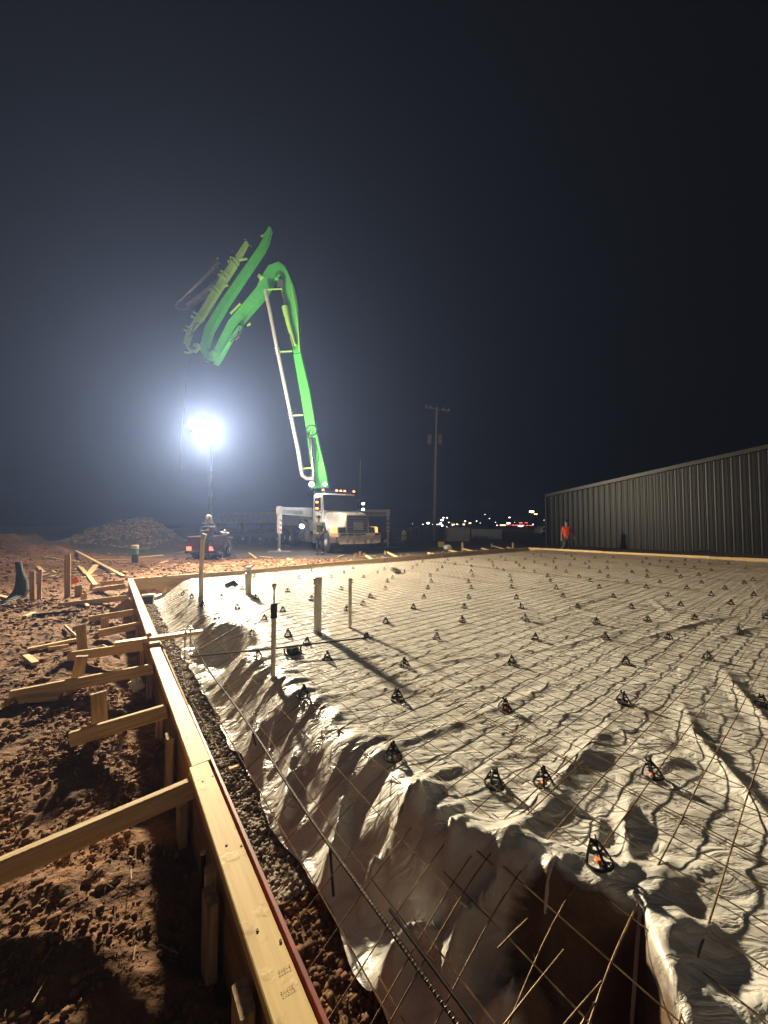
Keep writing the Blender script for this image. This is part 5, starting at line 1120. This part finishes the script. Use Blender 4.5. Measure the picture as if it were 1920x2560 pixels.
for f0 in (.02,.35,.7,.97): x = a[0]+(b[0]-a[0])*f0; mb = MB(); mb.box((x,24.95,(1.11+zb0+(zb1-zb0)*f0)/2-.0), (.2,.9,max(.05,zb0-1.13))); mb.obj('bearer', 'pole_wood', e)
# ------------------------------------------------------------------ far town
def T5(cx, cy): return ((940+cx/3.606)/1.1573, (1220+cy/3.606)/1.1573)
FY = 110
def town(cx, cy, m, r, label='small far town lamp glowing low on the dark horizon', grp='far town lamps', pole=False, name='town_lamp', Y=FY):
    px, py = T5(cx, cy); c = AT(px, py, Y+random.uniform(-5,5)); e = empty(name, (c[0], c[1], 0), label, 'street lamp', grp)
    mb = MB(); mb.tube([(c[0],c[1],0),(c[0],c[1],c[2]-.1)], .07, 6); mb.obj('pole', 'far_dark', e)
    mb = MB(); mb.ball(c, r, 10, 7, (1.2,1,.7)); mb.obj('lamp', m, e)
    return e
for cx, cy, m, r in [(423,327,'town_white',.16),(530,318,'town_white',.18),(548,328,'town_white',.15),(572,328,'town_white',.15),(583,318,'town_white',.30),(597,340,'town_white',.26),(640,350,'town_white',.10),(657,310,'town_warm',.2),(690,335,'town_warm',.2),(705,328,'town_warm',.2),(907,298,'town_white',.16),(940,315,'town_white',.09),(983,240,'town_white',.1),(1078,310,'town_white',.1),(1090,337,'town_white',.18),(1415,328,'town_white',.16),(1515,290,'town_white',.09),(685,318,'town_white',.08),(745,330,'town_warm',.08),(330,322,'town_white',.07),(1250,310,'town_white',.08)]:
    town(cx, cy, m, r)
town(470,317,'town_white',.42,'large white glowing lamp leftmost among the bright far town lamps','far town lamps')
town(595,290,'town_white',.40,'bright white lamp under the far twin lamps','far town lamps')
town(803,300,'town_white',.24,'round white lamp above the lit far shed','far town lamps')
for lb, ps, m, r, y2 in (('far twin white lamps on one pole left of the town lights',((608,268),(640,268)),'town_white',.22,FY),('far twin orange lamps on one pole beside the brightest street lamp',((1430,235),(1448,235)),'town_sodium',.17,FY),('brightest far street lamp with a yellow glow near the building corner',((1403,213),),'town_sodium',.50,95),('far lamp with a wide white head above the red lit shops',((1203,265),),'town_white',.22,FY),('thin far lamp pole with a faint white head',((1023,275),),'town_white',.12,FY)):
    c0 = AT(*T5(ps[0][0]-(20 if len(ps) == 1 and m == 'town_sodium' else 0), ps[0][1]), y2); xm = (AT(*T5(*ps[0]), y2)[0]+AT(*T5(*ps[-1]), y2)[0])/2-(.8 if r == .5 else 0)
    e = empty('street_lamp', (xm, y2, 0), lb, 'street lamp'); mb = MB(); mb.tube([(xm,y2,0),(xm,y2,c0[2])], .10, 8, r1=.07)
    for q in ps: a = AT(*T5(*q), y2); mb.tube([(xm,y2,c0[2]), (a[0],y2,a[2]+.15)], .06, 6)
    mb.obj('pole', 'pole_wood', e)
    for q in ps: a = AT(*T5(*q), y2); mb = MB(); mb.ball(a, r, 12, 8, (1.3,1,.6)); mb.obj('lamp', m, e)
def farb(x0, x1, y0, lit, label, Y=118):
    a, b = AT(*T5(x0, y0), Y), AT(*T5(x1, y0), Y); e = empty('far_building', ((a[0]+b[0])/2, Y, 0), label, 'building', 'far town buildings')
    mb = MB(); mb.beam((a[0],Y+4,a[2]/2),(b[0],Y+4,a[2]/2),8,a[2],bev=.05); mb.obj('wall', 'far_dark', e)
    mb = MB(); mb.beam((a[0]-.2,Y+4,a[2]+.12),(b[0]+.2,Y+4,a[2]+.12),8.5,.22); mb.obj('roof', 'far_dark', e)
    for (lx0, lx1, ly0, ly1, m) in lit:
        p, q = AT(*T5(lx0, ly0), Y-.15), AT(*T5(lx1, ly1), Y-.15); mb = MB(); mb.beam((p[0],Y-.1,(p[2]+q[2])/2),(q[0],Y-.1,(p[2]+q[2])/2),.12,abs(p[2]-q[2]),bev=.01); mb.obj('lit_panel', m, e)
farb(505,620,322,[(508,600,326,330,'town_white')],'far low dark building with a white light strip')
farb(655,740,318,[(725,735,320,332,'town_warm'),(682,712,328,334,'town_warm')],'far low building with yellow windows at its right end')
farb(770,870,312,[(783,803,322,334,'town_warm'),(836,858,309,321,'town_warm')],'far shed with two yellow lit doors')
farb(1075,1172,326,[(1118,1168,330,340,'town_warm')],'far building with a row of warm windows left of the red shops')
farb(1174,1345,306,[(1180,1210,311,323,'town_white'),(1176,1212,327,334,'town_red'),(1225,1340,332,337,'town_red'),(1290,1320,311,317,'town_red'),(1342,1368,311,316,'town_red'),(1283,1325,338,348,'town_white')],'far shop row with red and white lit signs')
farb(1348,1425,324,[(1352,1420,336,340,'town_red')],'far dim shop with a thin red strip beside the shop row')
# white van by the building corner
a, b = AT(1166,1150,48), AT(1200,1150,48); e = empty('parked_van', ((a[0]+b[0])/2,48,.1), 'white van parked far off, half hidden by the building corner', 'van')
zt = AT(1166,1137,48)[2]; mb = MB(); mb.prism([(a[0],.5),(a[0],1.0),(a[0]+.5,zt-.05),(a[0]+.8,zt),(b[0]+1.4,zt),(b[0]+1.4,.5)], 48, 49.9); mb.obj('body', 'white_paint', e)
mb = MB(); mb.prism([(a[0]+.3,zt-.5),(a[0]+.62,zt-.12),(a[0]+1.5,zt-.12),(a[0]+1.5,zt-.5)], 47.98, 47.995); mb.obj('window', 'glass_dark', e)
for x in (a[0]+.6, b[0]+.6): mb = MB(); mb.lathe((x,47.95,.42), [(.18,0),(.32,0),(.33,.2)], 18, (0,1,0)); mb.obj('wheel', 'rubber', e)
# ------------------------------------------------------------------ haze
mb = MB(); mb.add([(x,y,z) for z in (-4,30) for y in (-80,440) for x in (-310,310)], [(0,2,3,1),(4,5,7,6),(0,1,5,4),(2,6,7,3),(0,4,6,2),(1,3,7,5)])
hm = bpy.data.materials.new('haze'); hm.use_nodes = True; hn = hm.node_tree.nodes; hn.remove(hn['Principled BSDF'])
pv = hn.new('ShaderNodeVolumePrincipled'); pv.inputs['Density'].default_value = HAZE_DENS; pv.inputs['Color'].default_value = (.32,.46,.95,1); pv.inputs['Anisotropy'].default_value = .6
hm.node_tree.links.new(pv.outputs[0], hn['Material Output'].inputs['Volume']); MATS['haze'] = hm
hz = mb.obj('haze', 'haze', None, smooth=False); tag(hz, 'thin damp night haze glowing round the work light', 'haze', kind='stuff')
